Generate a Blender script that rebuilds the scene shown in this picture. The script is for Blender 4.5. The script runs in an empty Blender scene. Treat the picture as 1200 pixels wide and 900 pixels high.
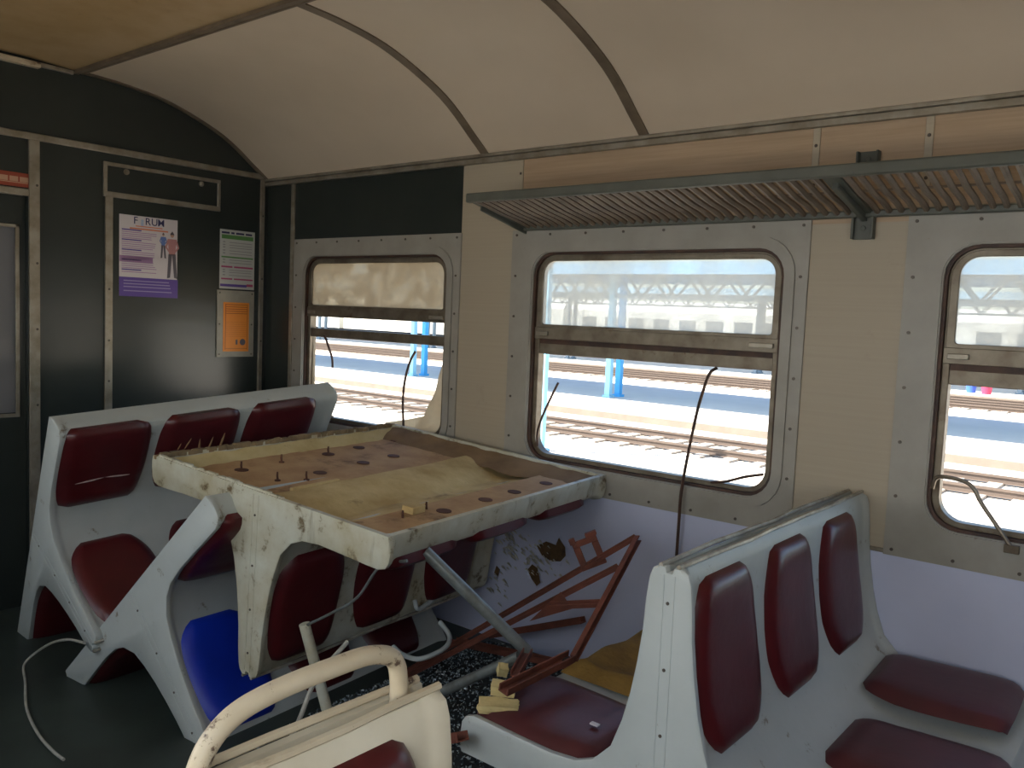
import bpy, bmesh, math, random
from mathutils import Matrix, Vector, noise
S = bpy.context.scene
COL = S.collection
rad = math.radians

# ------------------------------------------------------------------ camera
CAM = Vector((4.177, -2.877, 1.45))
yaw, pitch, roll = rad(39.175), rad(4.549), rad(2.395)
fw = Vector((-math.sin(yaw)*math.cos(pitch), math.cos(yaw)*math.cos(pitch), -math.sin(pitch)))
rt = fw.cross(Vector((0, 0, 1))).normalized()
up = rt.cross(fw)
c_, s_ = math.cos(roll), math.sin(roll)
rt, up = c_*rt + s_*up, -s_*rt + c_*up
cam = bpy.data.objects.new('camera', bpy.data.cameras.new('camera'))
COL.objects.link(cam)
cam.matrix_world = Matrix(((rt.x, up.x, -fw.x, CAM.x), (rt.y, up.y, -fw.y, CAM.y), (rt.z, up.z, -fw.z, CAM.z), (0, 0, 0, 1)))
cam.data.sensor_width = 36
cam.data.lens = 997.44/1200*36
cam.data.clip_start = 0.02
cam.data.clip_end = 500
S.camera = cam

# ------------------------------------------------------------------ light
EXPOSURE = 0.0
SKY = 0.40
SUN = 24.0
SKY_FILL = 22.0
BOUNCE_FILL = 9.0
S.view_settings.view_transform = 'Standard'
S.view_settings.look = 'None'
S.view_settings.exposure = EXPOSURE
S.view_settings.gamma = 1
S.view_settings.use_curve_mapping = False
S.cycles.use_denoising = True
S.cycles.diffuse_bounces = 6
S.cycles.max_bounces = 12
S.cycles.sample_clamp_indirect = 6
w = bpy.data.worlds.new('world')
S.world = w
w.use_nodes = True
nt = w.node_tree
nt.nodes.clear()
sky = nt.nodes.new('ShaderNodeTexSky')
sky.sky_type = 'NISHITA'
sky.sun_disc = False
sky.sun_elevation = rad(50)
sky.sun_rotation = rad(200)
bg = nt.nodes.new('ShaderNodeBackground')
bg.inputs[1].default_value = SKY
ou = nt.nodes.new('ShaderNodeOutputWorld')
nt.links.new(sky.outputs[0], bg.inputs[0])
nt.links.new(bg.outputs[0], ou.inputs[0])
sl = bpy.data.lights.new('sun', 'SUN')
sl.energy = SUN
sl.angle = rad(0.6)
sl.color = (1, 0.93, 0.82)
so = bpy.data.objects.new('sun', sl)
COL.objects.link(so)
sd = Vector((-0.75, -0.62, 1.05)).normalized()      # towards the sun
so.rotation_euler = sd.to_track_quat('Z', 'Y').to_euler()
so.location = (0, 0, 20)

WR = [(0.355, 1.43), (1.925, 3.03), (3.525, 4.63), (5.125, 6.23)]      # window openings along the coach
def window_fill(name, x0, x1, y, side, power, colr, tilt):
    l = bpy.data.lights.new(name, 'AREA')
    l.shape = 'RECTANGLE'
    l.size = x1-x0
    l.size_y = 0.85
    l.energy = power
    l.color = colr
    o = bpy.data.objects.new(name, l)
    COL.objects.link(o)
    o.location = ((x0+x1)/2, y, 1.28)
    o.rotation_euler = (rad(90-tilt)*side, 0, 0)
for x0, x1 in WR:      # area lamps added at the camera-side windows to brighten the interior
    f_ = 0.35 if x0 < 1 else 1.0
    window_fill('sky_fill_camera_side', x0, x1, -3.08, 1, SKY_FILL*0.52*f_, (0.62, 0.79, 1.0), 32)       # added cool lamp tilted down, standing in for sky light
    window_fill('bounce_fill_camera_side', x0, x1, -3.08, 1, BOUNCE_FILL*f_, (1.0, 0.80, 0.56), -34)     # added warm lamp tilted up, standing in for ground bounce

# ------------------------------------------------------------------ materials
MATS = {}
def mat(name, col, rough=0.6, metal=0.0, var=0.0, scale=6.0, col2=None, spots=None, bump=0.0, bscale=60, spec=None, aniso=None, streak=None):
    if name in MATS:
        return MATS[name]
    m = bpy.data.materials.new(name)
    m.use_nodes = True
    t = m.node_tree
    N = t.nodes
    b = N['Principled BSDF']
    b.inputs['Roughness'].default_value = rough
    b.inputs['Metallic'].default_value = metal
    if spec is not None:
        b.inputs['Specular IOR Level'].default_value = spec
    tc = N.new('ShaderNodeTexCoord')
    src = None
    def mixc(fac, a, bcol):
        mx = N.new('ShaderNodeMix')
        mx.data_type = 'RGBA'
        t.links.new(fac, mx.inputs[0])
        if hasattr(a, 'links'):
            t.links.new(a, mx.inputs[6])
        else:
            mx.inputs[6].default_value = (*a, 1)
        mx.inputs[7].default_value = (*bcol, 1)
        return mx.outputs[2]
    def noise_fac(sc, lo, hi, det=6, stretch=None, rough_=0.6):
        n = N.new('ShaderNodeTexNoise')
        n.inputs['Scale'].default_value = sc
        n.inputs['Detail'].default_value = det
        n.inputs['Roughness'].default_value = rough_
        if stretch:
            mp = N.new('ShaderNodeMapping')
            mp.inputs['Scale'].default_value = stretch
            t.links.new(tc.outputs['Object'], mp.inputs[0])
            t.links.new(mp.outputs[0], n.inputs[0])
        else:
            t.links.new(tc.outputs['Object'], n.inputs[0])
        r = N.new('ShaderNodeMapRange')
        r.inputs['From Min'].default_value = lo
        r.inputs['From Max'].default_value = hi
        t.links.new(n.outputs[0], r.inputs[0])
        return r.outputs[0]
    cur = col
    if var or col2:
        c2 = col2 or tuple(max(0, c*(1-var)) for c in col)
        cur = mixc(noise_fac(scale, 0.35, 0.7, stretch=aniso), cur, c2)
    if streak:      # (colour, scale, lo, hi, stretch)
        cur = mixc(noise_fac(streak[1], streak[2], streak[3], stretch=streak[4]), cur, streak[0])
    if spots:       # (colour, scale, lo, hi)
        cur = mixc(noise_fac(spots[1], spots[2], spots[3], 8, rough_=0.7), cur, spots[0])
    if hasattr(cur, 'links'):
        t.links.new(cur, b.inputs['Base Color'])
    else:
        b.inputs['Base Color'].default_value = (*cur, 1)
    if bump:
        n = N.new('ShaderNodeTexNoise')
        n.inputs['Scale'].default_value = bscale
        n.inputs['Detail'].default_value = 3
        t.links.new(tc.outputs['Object'], n.inputs[0])
        bp = N.new('ShaderNodeBump')
        bp.inputs['Strength'].default_value = bump
        bp.inputs['Distance'].default_value = 0.01
        t.links.new(n.outputs[0], bp.inputs['Height'])
        t.links.new(bp.outputs[0], b.inputs['Normal'])
    MATS[name] = m
    return m
def glass_mat(name, tint, dirt, amount, lo=0.3, hi=0.8, scale=5):
    m = bpy.data.materials.new(name)
    m.use_nodes = True
    t = m.node_tree
    N = t.nodes
    N.clear()
    o = N.new('ShaderNodeOutputMaterial')
    tr = N.new('ShaderNodeBsdfTransparent')
    tr.inputs[0].default_value = (*tint, 1)
    gl = N.new('ShaderNodeBsdfGlossy')
    gl.inputs['Roughness'].default_value = 0.05
    df = N.new('ShaderNodeBsdfDiffuse')
    df.inputs[0].default_value = (*dirt, 1)
    tl = N.new('ShaderNodeBsdfTranslucent')
    tl.inputs[0].default_value = (*dirt, 1)
    ad = N.new('ShaderNodeMixShader')
    ad.inputs[0].default_value = 0.6
    t.links.new(df.outputs[0], ad.inputs[1])
    t.links.new(tl.outputs[0], ad.inputs[2])
    n = N.new('ShaderNodeTexNoise')
    n.inputs['Scale'].default_value = scale
    n.inputs['Detail'].default_value = 8
    tc = N.new('ShaderNodeTexCoord')
    t.links.new(tc.outputs['Object'], n.inputs[0])
    r = N.new('ShaderNodeMapRange')
    r.inputs['From Min'].default_value = lo
    r.inputs['From Max'].default_value = hi
    r.inputs['To Min'].default_value = amount[0]
    r.inputs['To Max'].default_value = amount[1]
    t.links.new(n.outputs[0], r.inputs[0])
    m1 = N.new('ShaderNodeMixShader')
    m1.inputs[0].default_value = 0.06
    t.links.new(tr.outputs[0], m1.inputs[1])
    t.links.new(gl.outputs[0], m1.inputs[2])
    m2 = N.new('ShaderNodeMixShader')
    t.links.new(r.outputs[0], m2.inputs[0])
    t.links.new(m1.outputs[0], m2.inputs[1])
    t.links.new(ad.outputs[0], m2.inputs[2])
    t.links.new(m2.outputs[0], o.inputs[0])
    MATS[name] = m
    return m

GRIME = (0.17, 0.13, 0.08)
M_SHELL = mat('white_bench_paint', (0.48, 0.52, 0.51), 0.42, col2=(0.41, 0.45, 0.44), scale=3, spots=(GRIME, 13, 0.615, 0.70), bump=0.08, bscale=35)
M_SHELLD = mat('dirty_white_bench_paint', (0.58, 0.59, 0.50), 0.5, col2=(0.40, 0.35, 0.22), scale=6, spots=((0.12, 0.08, 0.035), 12, 0.56, 0.66), bump=0.12, bscale=35, streak=((0.2, 0.16, 0.09), 9, 0.6, 0.75, (1, 1, 0.15)))
M_SHELLY = mat('yellowish_bench_paint', (0.62, 0.57, 0.45), 0.45, col2=(0.5, 0.44, 0.32), scale=4, spots=(GRIME, 14, 0.62, 0.72))  # yellower base tone than the other bench shells
M_TRIM = mat('worn_bench_edge', (0.50, 0.47, 0.40), 0.4, metal=0.3, col2=(0.2, 0.17, 0.12), scale=14)
M_RED = mat('dark_red_vinyl', (0.085, 0.007, 0.010), 0.33, col2=(0.06, 0.006, 0.008), scale=7, bump=0.1, bscale=25)
M_REDD = mat('dusty_maroon_vinyl', (0.095, 0.020, 0.025), 0.42, col2=(0.07, 0.018, 0.022), scale=8, spots=((0.3, 0.25, 0.22), 30, 0.72, 0.8), bump=0.1, bscale=25)
M_BLUE = mat('blue_vinyl', (0.004, 0.030, 0.42), 0.4, col2=(0.003, 0.022, 0.30), scale=5)
M_PLY = mat('stained_plywood', (0.55, 0.36, 0.18), 0.8, col2=(0.38, 0.22, 0.10), scale=7, spots=((0.13, 0.07, 0.03), 5, 0.56, 0.72), bump=0.2)
M_FOAM = mat('old_cream_foam', (0.68, 0.54, 0.27), 0.9, col2=(0.46, 0.32, 0.13), scale=6, spots=((0.15, 0.08, 0.03), 4, 0.6, 0.75), bump=0.3, bscale=40)
M_RUST = mat('rusty_steel', (0.19, 0.055, 0.032), 0.75, col2=(0.085, 0.03, 0.02), scale=15, spots=((0.32, 0.2, 0.14), 30, 0.68, 0.78), bump=0.15)
M_RUSTSPOT = mat('rust_washer', (0.11, 0.04, 0.02), 0.8, var=0.4, scale=40)
M_PIPE = mat('grey_steel_pipe', (0.30, 0.34, 0.34), 0.38, metal=0.55, col2=(0.17, 0.17, 0.15), scale=12)
M_CREAM = mat('chipped_cream_paint', (0.60, 0.52, 0.38), 0.45, col2=(0.46, 0.38, 0.26), scale=6, spots=((0.10, 0.06, 0.04), 24, 0.60, 0.65), streak=((0.2, 0.12, 0.06), 14, 0.62, 0.7, (1, 0.35, 1)))
M_UPPER = mat('upper_wall_laminate', (0.41, 0.355, 0.265), 0.5, col2=(0.385, 0.33, 0.245), scale=4, aniso=(0.3, 1, 22), spots=((0.3, 0.24, 0.16), 5, 0.62, 0.85))
M_LOWER = mat('lower_wall_panel', (0.56, 0.60, 0.78), 0.4, col2=(0.51, 0.55, 0.72), scale=3, spots=((0.3, 0.28, 0.25), 12, 0.7, 0.85))
M_TAN = mat('tan_wood_laminate', (0.44, 0.32, 0.21), 0.5, col2=(0.35, 0.25, 0.155), scale=5, aniso=(0.5, 1, 16))
M_GREEN = mat('dark_green_bulkhead_paint', (0.029, 0.036, 0.032), 0.25, col2=(0.022, 0.029, 0.027), scale=2, bump=0.03, bscale=8)
M_ALU = mat('old_aluminium', (0.36, 0.33, 0.27), 0.4, metal=0.5, col2=(0.22, 0.19, 0.14), scale=14)
M_FRAME = mat('grey_window_panel_paint', (0.35, 0.335, 0.295), 0.42, col2=(0.28, 0.265, 0.225), scale=5, spots=((0.2, 0.13, 0.07), 14, 0.68, 0.78))
M_SASH = mat('tarnished_sash_metal', (0.23, 0.20, 0.15), 0.4, metal=0.45, col2=(0.12, 0.09, 0.06), scale=10, spots=((0.10, 0.05, 0.02), 14, 0.6, 0.72))
M_RUB = mat('black_rubber', (0.035, 0.022, 0.018), 0.6, col2=(0.10, 0.045, 0.025), scale=12)
M_CEIL = mat('ceiling_panel', (0.66, 0.555, 0.43), 0.45, col2=(0.61, 0.51, 0.39), scale=2, spots=((0.2, 0.13, 0.06), 9, 0.74, 0.82))
M_CEILC = mat('stained_ceiling_panel', (0.46, 0.34, 0.20), 0.5, col2=(0.31, 0.20, 0.075), scale=1.6, spots=((0.10, 0.06, 0.02), 4, 0.62, 0.85))
M_RIB = mat('ceiling_rib', (0.19, 0.145, 0.10), 0.5, var=0.4, scale=10)
M_FLOOR = mat('worn_green_floor', (0.040, 0.055, 0.047), 0.45, col2=(0.025, 0.032, 0.028), scale=4, spots=((0.16, 0.16, 0.15), 40, 0.70, 0.78))
M_RACK = mat('grey_green_rack_paint', (0.10, 0.108, 0.09), 0.4, col2=(0.07, 0.075, 0.06), scale=8, spots=((0.3, 0.28, 0.22), 30, 0.7, 0.76))
M_SLAT = mat('brown_rack_slats', (0.22, 0.165, 0.12), 0.45, var=0.4, scale=12)
M_DARK = mat('dark_cavity', (0.01, 0.008, 0.006), 0.9)
M_CABLE = mat('dirty_white_cable', (0.45, 0.45, 0.40), 0.5, var=0.4, scale=20)
M_SCREW = mat('screw_head', (0.10, 0.085, 0.07), 0.4, metal=0.5)
M_WHITE = mat('paper_white', (0.60, 0.56, 0.58), 0.35)
M_GL = glass_mat('dusty_glass', (0.9, 0.93, 0.95), (0.62, 0.62, 0.58), (0.40, 0.76))
M_GLF = glass_mat('grime_covered_glass', (0.8, 0.8, 0.75), (0.50, 0.45, 0.36), (0.80, 0.985), 0.38, 0.55, 9)
M_GLD = glass_mat('door_glass', (0.6, 0.62, 0.65), (0.34, 0.34, 0.35), (0.86, 0.93))

# ------------------------------------------------------------------ object helpers
def obj(name, verts, faces, mats, parent=None, smooth=True, angle=35, mi=None, bevel=0, M=None):
    me = bpy.data.meshes.new(name)
    me.from_pydata([tuple(v) for v in verts], [], faces)
    mats = mats if isinstance(mats, (list, tuple)) else [mats]
    for m in mats:
        me.materials.append(m)
    if mi:
        for p, i in zip(me.polygons, mi):
            p.material_index = i
    bm = bmesh.new()
    bm.from_mesh(me)
    bmesh.ops.recalc_face_normals(bm, faces=bm.faces)
    bm.to_mesh(me)
    bm.free()
    if smooth:
        for p in me.polygons:
            p.use_smooth = True
        me.set_sharp_from_angle(angle=rad(angle))
    me.update()
    o = bpy.data.objects.new(name, me)
    COL.objects.link(o)
    if parent:
        o.parent = parent
    if bevel:
        b = o.modifiers.new('bevel', 'BEVEL')
        b.width = bevel
        b.segments = 2
        b.limit_method = 'ANGLE'
        b.angle_limit = rad(40)
    return o
class MB:
    def __init__(s):
        s.v = []
        s.f = []
        s.m = []
    def add(s, v, f, mi=0):
        n = len(s.v)
        s.v += [Vector(q) for q in v]
        s.f += [tuple(i+n for i in q) for q in f]
        s.m += [mi]*len(f)
        return s
    def box(s, x0, x1, y0, y1, z0, z1, mi=0, M=None):
        v = [Vector((x, y, z)) for x in (x0, x1) for y in (y0, y1) for z in (z0, z1)]
        if M:
            v = [M @ q for q in v]
        return s.add(v, [(0, 1, 3, 2), (4, 6, 7, 5), (0, 4, 5, 1), (2, 3, 7, 6), (0, 2, 6, 4), (1, 5, 7, 3)], mi)
    def beam(s, a, b, w_, h_, upv=(0, 0, 1), mi=0):
        a, b = Vector(a), Vector(b)
        d = (b-a).normalized()
        sx = d.cross(Vector(upv)).normalized()
        sz = sx.cross(d)
        v = []
        for p in (a, b):
            for i, j in ((-1, -1), (1, -1), (1, 1), (-1, 1)):
                v.append(p + sx*i*w_/2 + sz*j*h_/2)
        return s.add(v, [(0, 1, 2, 3), (7, 6, 5, 4), (0, 4, 5, 1), (1, 5, 6, 2), (2, 6, 7, 3), (3, 7, 4, 0)], mi)
    def channel(s, a, b, w_, h_, th, upv, mi=0):      # C section: web plus two flanges
        a, b = Vector(a), Vector(b)
        d = (b-a).normalized()
        sx = d.cross(Vector(upv)).normalized()
        sz = sx.cross(d)
        s.beam(a, b, w_, th, upv, mi)
        for k in (-1, 1):
            off = sx*k*(w_/2-th/2) + sz*(h_/2)
            s.beam(a+off, b+off, th, h_, upv, mi)
        return s
    def tube(s, pts, r, seg=12, mi=0, cap=True):
        pts = [Vector(p) for p in pts]
        n0 = len(s.v)
        prev = None
        for i, p in enumerate(pts):
            d = (pts[min(i+1, len(pts)-1)] - pts[max(i-1, 0)]).normalized()
            if prev is None:
                a = d.orthogonal().normalized()
            else:
                a = (prev - d*prev.dot(d)).normalized()
            prev = a
            b = d.cross(a)
            rr = r[i] if isinstance(r, (list, tuple)) else r
            for k in range(seg):
                t = 2*math.pi*k/seg
                s.v.append(p + (a*math.cos(t) + b*math.sin(t))*rr)
        for i in range(len(pts)-1):
            for k in range(seg):
                q = n0+i*seg
                s.f.append((q+k, q+(k+1) % seg, q+seg+(k+1) % seg, q+seg+k))
                s.m.append(mi)
        if cap:
            s.f.append(tuple(n0+k for k in range(seg))[::-1])
            s.f.append(tuple(n0+(len(pts)-1)*seg+k for k in range(seg)))
            s.m += [mi, mi]
        return s
    def disc(s, c, n, r, h_, seg=12, mi=0, r2=None):
        c, n = Vector(c), Vector(n).normalized()
        return s.tube([c, c+n*h_], [r, r2 or r], seg, mi)
    def build(s, name, mats, parent=None, smooth=True, bevel=0, angle=35):
        return obj(name, s.v, s.f, mats, parent, smooth, angle, s.m, bevel)
def curve(ctrl, n=8):
    P = [Vector(p) for p in ctrl]
    P = [2*P[0]-P[1]] + P + [2*P[-1]-P[-2]]
    out = []
    for i in range(1, len(P)-2):
        for k in range(n):
            t = k/n
            a, b, c, d = P[i-1:i+3]
            out.append(0.5*((2*b) + (c-a)*t + (2*a-5*b+4*c-d)*t*t + (-a+3*b-3*c+d)*t**3))
    out.append(P[-2])
    return out
def rrect(x0, x1, z0, z1, r, n=6, rb=None):
    out = []
    rb = rb or r
    rt_ = r
    for cx, cz, a0, r in ((x1-r, z1-r, 0, r), (x0+r, z1-r, 90, r), (x0+rb, z0+rb, 180, rb), (x1-rb, z0+rb, 270, rb)):
        for k in range(n+1):
            a = rad(a0+90*k/n)
            out.append((cx+r*math.cos(a), cz+r*math.sin(a)))
    return out
def ring(mb, outer, inner, y0, y1, mi=0):       # frame between two outlines of equal length, in the xz plane
    n = len(outer)
    v = [(x, y0, z) for x, z in outer] + [(x, y0, z) for x, z in inner] + [(x, y1, z) for x, z in inner] + [(x, y1, z) for x, z in outer]
    f = []
    for i in range(n):
        j = (i+1) % n
        for a, b in ((0, n), (n, 2*n), (2*n, 3*n), (3*n, 0)):
            f.append((a+i, a+j, b+j, b+i))
    return mb.add(v, f, mi)
def tag(o, label=None, cat=None, group=None, kind=None):
    if label:
        o['label'] = label
    if cat:
        o['category'] = cat
    if group:
        o['group'] = group
    if kind:
        o['kind'] = kind
    return o
def empty(name, loc=(0, 0, 0), label=None, cat=None, group=None, kind=None):
    o = bpy.data.objects.new(name, None)
    o.empty_display_size = 0.1
    COL.objects.link(o)
    o.location = loc
    return tag(o, label, cat, group, kind)
def structure(o):
    o['kind'] = 'structure'
    return o
def setM(o, M):
    o.matrix_world = M

# ------------------------------------------------------------------ the coach: floor, walls, ceiling
XB, YB, XF = 6.6, -3.05, 0.0
structure(MB().box(-0.1, XB+0.1, YB-0.1, 0.1, -0.06, 0).build('floor', M_FLOOR, smooth=False))
CP = curve([(0, 0, 2.14), (0, -0.09, 2.205), (0, -0.30, 2.345), (0, -0.586, 2.45), (0, -0.82, 2.488), (0, -1.045, 2.50)], 5)
CENT = [(0, -1.045, 2.50), (0, -1.25, 2.51), (0, -1.5, 2.512), (0, -1.8, 2.51), (0, -2.005, 2.50)]
def sweep_x(pts, x0, x1, th, mb, mi=0):
    n = len(pts)
    v = []
    for x in (x0, x1):
        v += [(x, p[1], p[2]) for p in pts] + [(x, p[1], p[2]+th) for p in pts]
    f = []
    for i in range(n-1):
        f += [(i, i+1, 2*n+i+1, 2*n+i), (n+i, 3*n+i, 3*n+i+1, n+i+1), (i, n+i, n+i+1, i+1), (2*n+i, 2*n+i+1, 3*n+i+1, 3*n+i)]
    f += [(0, 2*n, 3*n, n), (n-1, 2*n-1, 4*n-1, 3*n-1)]
    return mb.add(v, f, mi)
mb = MB()
PROF = [tuple(p) for p in CP]
MIRR = [(0, YB-p[1], p[2]) for p in PROF][::-1]
sweep_x(PROF, -0.05, XB, 0.05, mb, 0)
sweep_x(CENT, -0.05, XB, 0.05, mb, 1)
sweep_x(MIRR, -0.05, XB, 0.05, mb, 0)
structure(mb.build('ceiling', [M_CEIL, M_CEILC]))
# ribs across the vault and lengthwise seams
k = 0
for rx in (0.012, 1.645, 2.45, 4.08, 5.70):
    mb = MB()
    pr = [(0, p[1], p[2]-0.006) for p in PROF]
    sweep_x(pr, rx-0.021, rx+0.021, 0.008, mb)
    k += 1
    structure(mb.build('trim_%d' % k, M_RIB))
for yy in (-1.045, -2.005):
    k += 1
    mb = MB()
    mb.box(0, XB, yy-0.022, yy+0.004, 2.486, 2.503)
    mb.box(0, XB, yy+0.012, yy+0.026, 2.489, 2.503)
    structure(mb.build('trim_%d' % k, M_RIB, bevel=0.003))
for yy, s in ((0, -1), (YB, 1)):
    k += 1
    mb = MB()
    mb.box(0.0, XB, min(yy, yy+s*0.022), max(yy, yy+s*0.022), 2.118, 2.142)
    mb.box(0.0, XB, min(yy, yy+s*0.034), max(yy, yy+s*0.034), 2.142, 2.156)
    structure(mb.build('trim_%d' % k, M_ALU, bevel=0.003))

# side wall with the three windows
ZH0, ZH1 = 0.825, 1.74
def side_wall(name, y0, y1, full):
    mb = MB()
    xs = sorted(set([-0.1, 0.24, 1.50, 1.835, XB+0.1] + [v for a, b in WR for v in (a-0.012, b+0.012)]))
    zs = [-0.06, 0.745, ZH0, ZH1, 1.80, 1.835, 2.16]
    for i in range(len(xs)-1):
        for j in range(len(zs)-1):
            xm, zm = (xs[i]+xs[i+1])/2, (zs[j]+zs[j+1])/2
            if ZH0 < zm < ZH1 and any(a-0.012 < xm < b+0.012 for a, b in WR):
                continue
            mi = 1 if zm < 0.745 else 0
            if full and xm < 0.24:
                mi = 2
            if full and 0.24 < xm < 1.5 and zm > 1.80:
                mi = 2
            if xm > 1.835 and zm > 1.80:
                mi = 3
            mb.box(xs[i], xs[i+1], y0, y1, zs[j], zs[j+1], mi)
    return structure(mb.build(name, [M_UPPER, M_LOWER, M_GREEN, M_TAN], smooth=False))
side_wall('wall_right', 0.0, 0.09, True)
side_wall('wall_rear', YB-0.09, YB, False)
k = 20
def strip(x0, x1, y0, y1, z0, z1, m, bev=0.002, screws=None):
    global k
    k += 1
    mb = MB().box(x0, x1, y0, y1, z0, z1)
    if screws:
        for c in screws:
            mb.disc(c[:3], c[3], 0.006, 0.003, 8, 1)
    return structure(mb.build('trim_%d' % k, [m, M_SCREW], bevel=bev))
strip(1.51, XB, -0.006, 0, 0.738, 0.752, M_ALU)
strip(3.245, 3.26, -0.004, 0, 0.0, 0.738, M_ALU)
strip(0.232, 0.258, -0.012, 0, 0.0, 2.12, M_ALU)
strip(1.835, XB, -0.006, 0, 1.830, 1.842, M_ALU)
for xx in (1.838, 3.105, 3.455, 4.75):
    strip(xx-0.012, xx+0.012, -0.006, 0, 1.842, 2.118, M_UPPER, screws=[(xx, -0.006, z, (0, -1, 0)) for z in (1.93, 1.98, 2.06)])

# bulkhead (dark green end wall), following the vault
door_y = -1.262
mb = MB()
outl = [(0, 0.0, 0.0)] + [(0, p[1], p[2]) for p in PROF] + CENT[1:] + MIRR[1:] + [(0, YB, 0)]
def bulk(pts, x0, x1):
    n = len(pts)
    mb.add([(x0, p[1], p[2]) for p in pts] + [(x1, p[1], p[2]) for p in pts],
           [tuple(range(n)), tuple(range(2*n-1, n-1, -1))] + [(i, (i+1) % n, n+(i+1) % n, n+i) for i in range(n)])
bulk([(0, 0, 0), (0, 0, 2.14)] + [q for q in [(0, p[1], p[2]) for p in PROF][1:]] + [(0, -1.045, 0)], -0.06, 0)
bulk([(0, -1.045, 0), (0, -1.045, 2.50), (0, -1.25, 2.51), (0, door_y, 2.51), (0, door_y, 0)], -0.06, 0)
bulk([(0, door_y, 1.915), (0, door_y, 2.51), (0, -1.5, 2.512), (0, -1.8, 2.51), (0, -2.005, 2.50), (0, -2.005, 1.915)], -0.06, 0)
bulk([(0, -2.005, 0), (0, -2.005, 2.50)] + [(0, p[1], p[2]) for p in MIRR][1:] + [(0, YB, 0)], -0.06, 0)
structure(mb.build('wall_left', M_GREEN, smooth=False))
strip(0, 0.012, YB, -0.022, 2.150, 2.182, M_ALU, 0.004)
strip(0, 0.014, -0.052, -0.028, 0, 2.150, M_ALU, screws=[(0.014, -0.04, z, (1, 0, 0)) for z in (0.9, 1.25, 1.6, 1.95)])
strip(0, 0.014, -1.262, -1.217, 0, 2.150, M_ALU, screws=[(0.014, -1.23, z, (1, 0, 0)) for z in (0.95, 1.3, 1.6, 1.95)])
strip(0, 0.012, -0.918, -0.882, 0, 1.952, M_ALU, screws=[(0.012, -0.9, z, (1, 0, 0)) for z in (0.3, 0.8, 1.05, 1.25, 1.5)])
strip(0, 0.014, YB, -1.262, 1.898, 1.93, M_ALU, 0.004)
strip(0, 0.012, -1.262, -1.05, 0, 0.012, M_ALU)
strip(0, 0.035, -1.62, -1.22, 2.468, 2.492, M_CREAM)
strip(0, 0.02, -1.22, -1.07, 2.478, 2.496, M_ALU)
# far end behind the camera
mb = MB()
outl = [(0, 0.0, 0.0)] + [(0, p[1], p[2]) for p in PROF] + CENT[1:] + MIRR[1:] + [(0, YB, 0)]
bulk(outl, XB, XB+0.06)
structure(mb.build('wall_front', M_GREEN, smooth=False))

# sliding door with its pane
d = structure(empty('door_1', (-0.03, -1.63, 0)))
mb = MB()
yy0, yy1 = -0.375, 0.367
mb.box(-0.02, 0.0, yy0, yy1, 0.0, 0.915)
mb.box(-0.02, 0.0, yy0, yy1, 1.76, 1.90)
mb.box(-0.02, 0.0, yy1-0.03, yy1, 0.915, 1.76)
mb.box(-0.02, 0.0, yy0, yy0+0.05, 0.915, 1.76)
mb.box(0.0, 0.006, yy0, yy1, 0.70, 0.74)
mb.build('door_leaf', M_GREEN, d, smooth=False)
mb = MB()
mb.box(0, 0.010, yy1-0.045, yy1-0.028, 0.905, 1.77).box(0, 0.010, yy0+0.045, yy0+0.06, 0.905, 1.77)
mb.box(0, 0.010, yy0+0.045, yy1-0.028, 0.895, 0.912).box(0, 0.010, yy0+0.045, yy1-0.028, 1.755, 1.77)
mb.build('glazing_bead', M_ALU, d, bevel=0.002)
MB().box(-0.012, -0.006, yy0+0.05, yy1-0.03, 0.915, 1.76).build('pane', M_GLD, d, smooth=False)
strip(-0.24, -0.2, -2.2, -1.1, 0, 2.2, M_UPPER)

# hatch above the poster
h = tag(empty('ceiling_hatch', (0, -0.615, 2.03)), 'narrow green locker flap framed in aluminium high on the dark bulkhead', 'hatch')
h.name = 'locker_flap'
mb = MB()
mb.box(0.0, 0.004, -0.30, 0.30, -0.062, 0.065)
mb.build('panel', M_GREEN, h)
mb = MB()
for a in ((-0.312, 0.312, 0.062, 0.080), (-0.312, 0.312, -0.086, -0.060), (-0.312, -0.294, -0.06, 0.062), (0.294, 0.312, -0.06, 0.062)):
    mb.box(0, 0.012, *a)
mb.build('frame', M_ALU, h, bevel=0.002)
for y in (-0.20, 0.20):
    mb = MB().disc((0.004, y, 0.045), (1, 0, 0), 0.014, 0.006, 16).disc((0.010, y, 0.045), (1, 0, 0), 0.006, 0.006, 8)
    mb.build('lock', M_ALU, h)

# ------------------------------------------------------------------ windows
def plate_outer(x0, x1, z0, z1, inner):
    cx, cz = (x0+x1)/2, (z0+z1)/2
    out = []
    n = len(inner)
    q = n//4
    crn = [(x1, z1), (x0, z1), (x0, z0), (x1, z0)]
    for i, (x, z) in enumerate(inner):
        out.append(crn[i//q])
    # spread the points of each corner around it
    res = []
    for i, (x, z) in enumerate(inner):
        kq = i//q
        f = (i % q)/(q-1)
        X, Z = crn[kq]
        xi, zi = inner[kq*q]
        xe, ze = inner[kq*q+q-1]
        if kq == 0:
            p = (X, zi+(Z-zi)*min(1, 2*f)) if f <= 0.5 else (X+(xe-X)*(2*f-1), Z)
        elif kq == 1:
            p = (xi+(X-xi)*min(1, 2*f), Z) if f <= 0.5 else (X, Z+(ze-Z)*(2*f-1))
        elif kq == 2:
            p = (X, zi+(Z-zi)*min(1, 2*f)) if f <= 0.5 else (X+(xe-X)*(2*f-1), Z)
        else:
            p = (xi+(X-xi)*min(1, 2*f), Z) if f <= 0.5 else (X, Z+(ze-Z)*(2*f-1))
        res.append(p)
    return res
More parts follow.
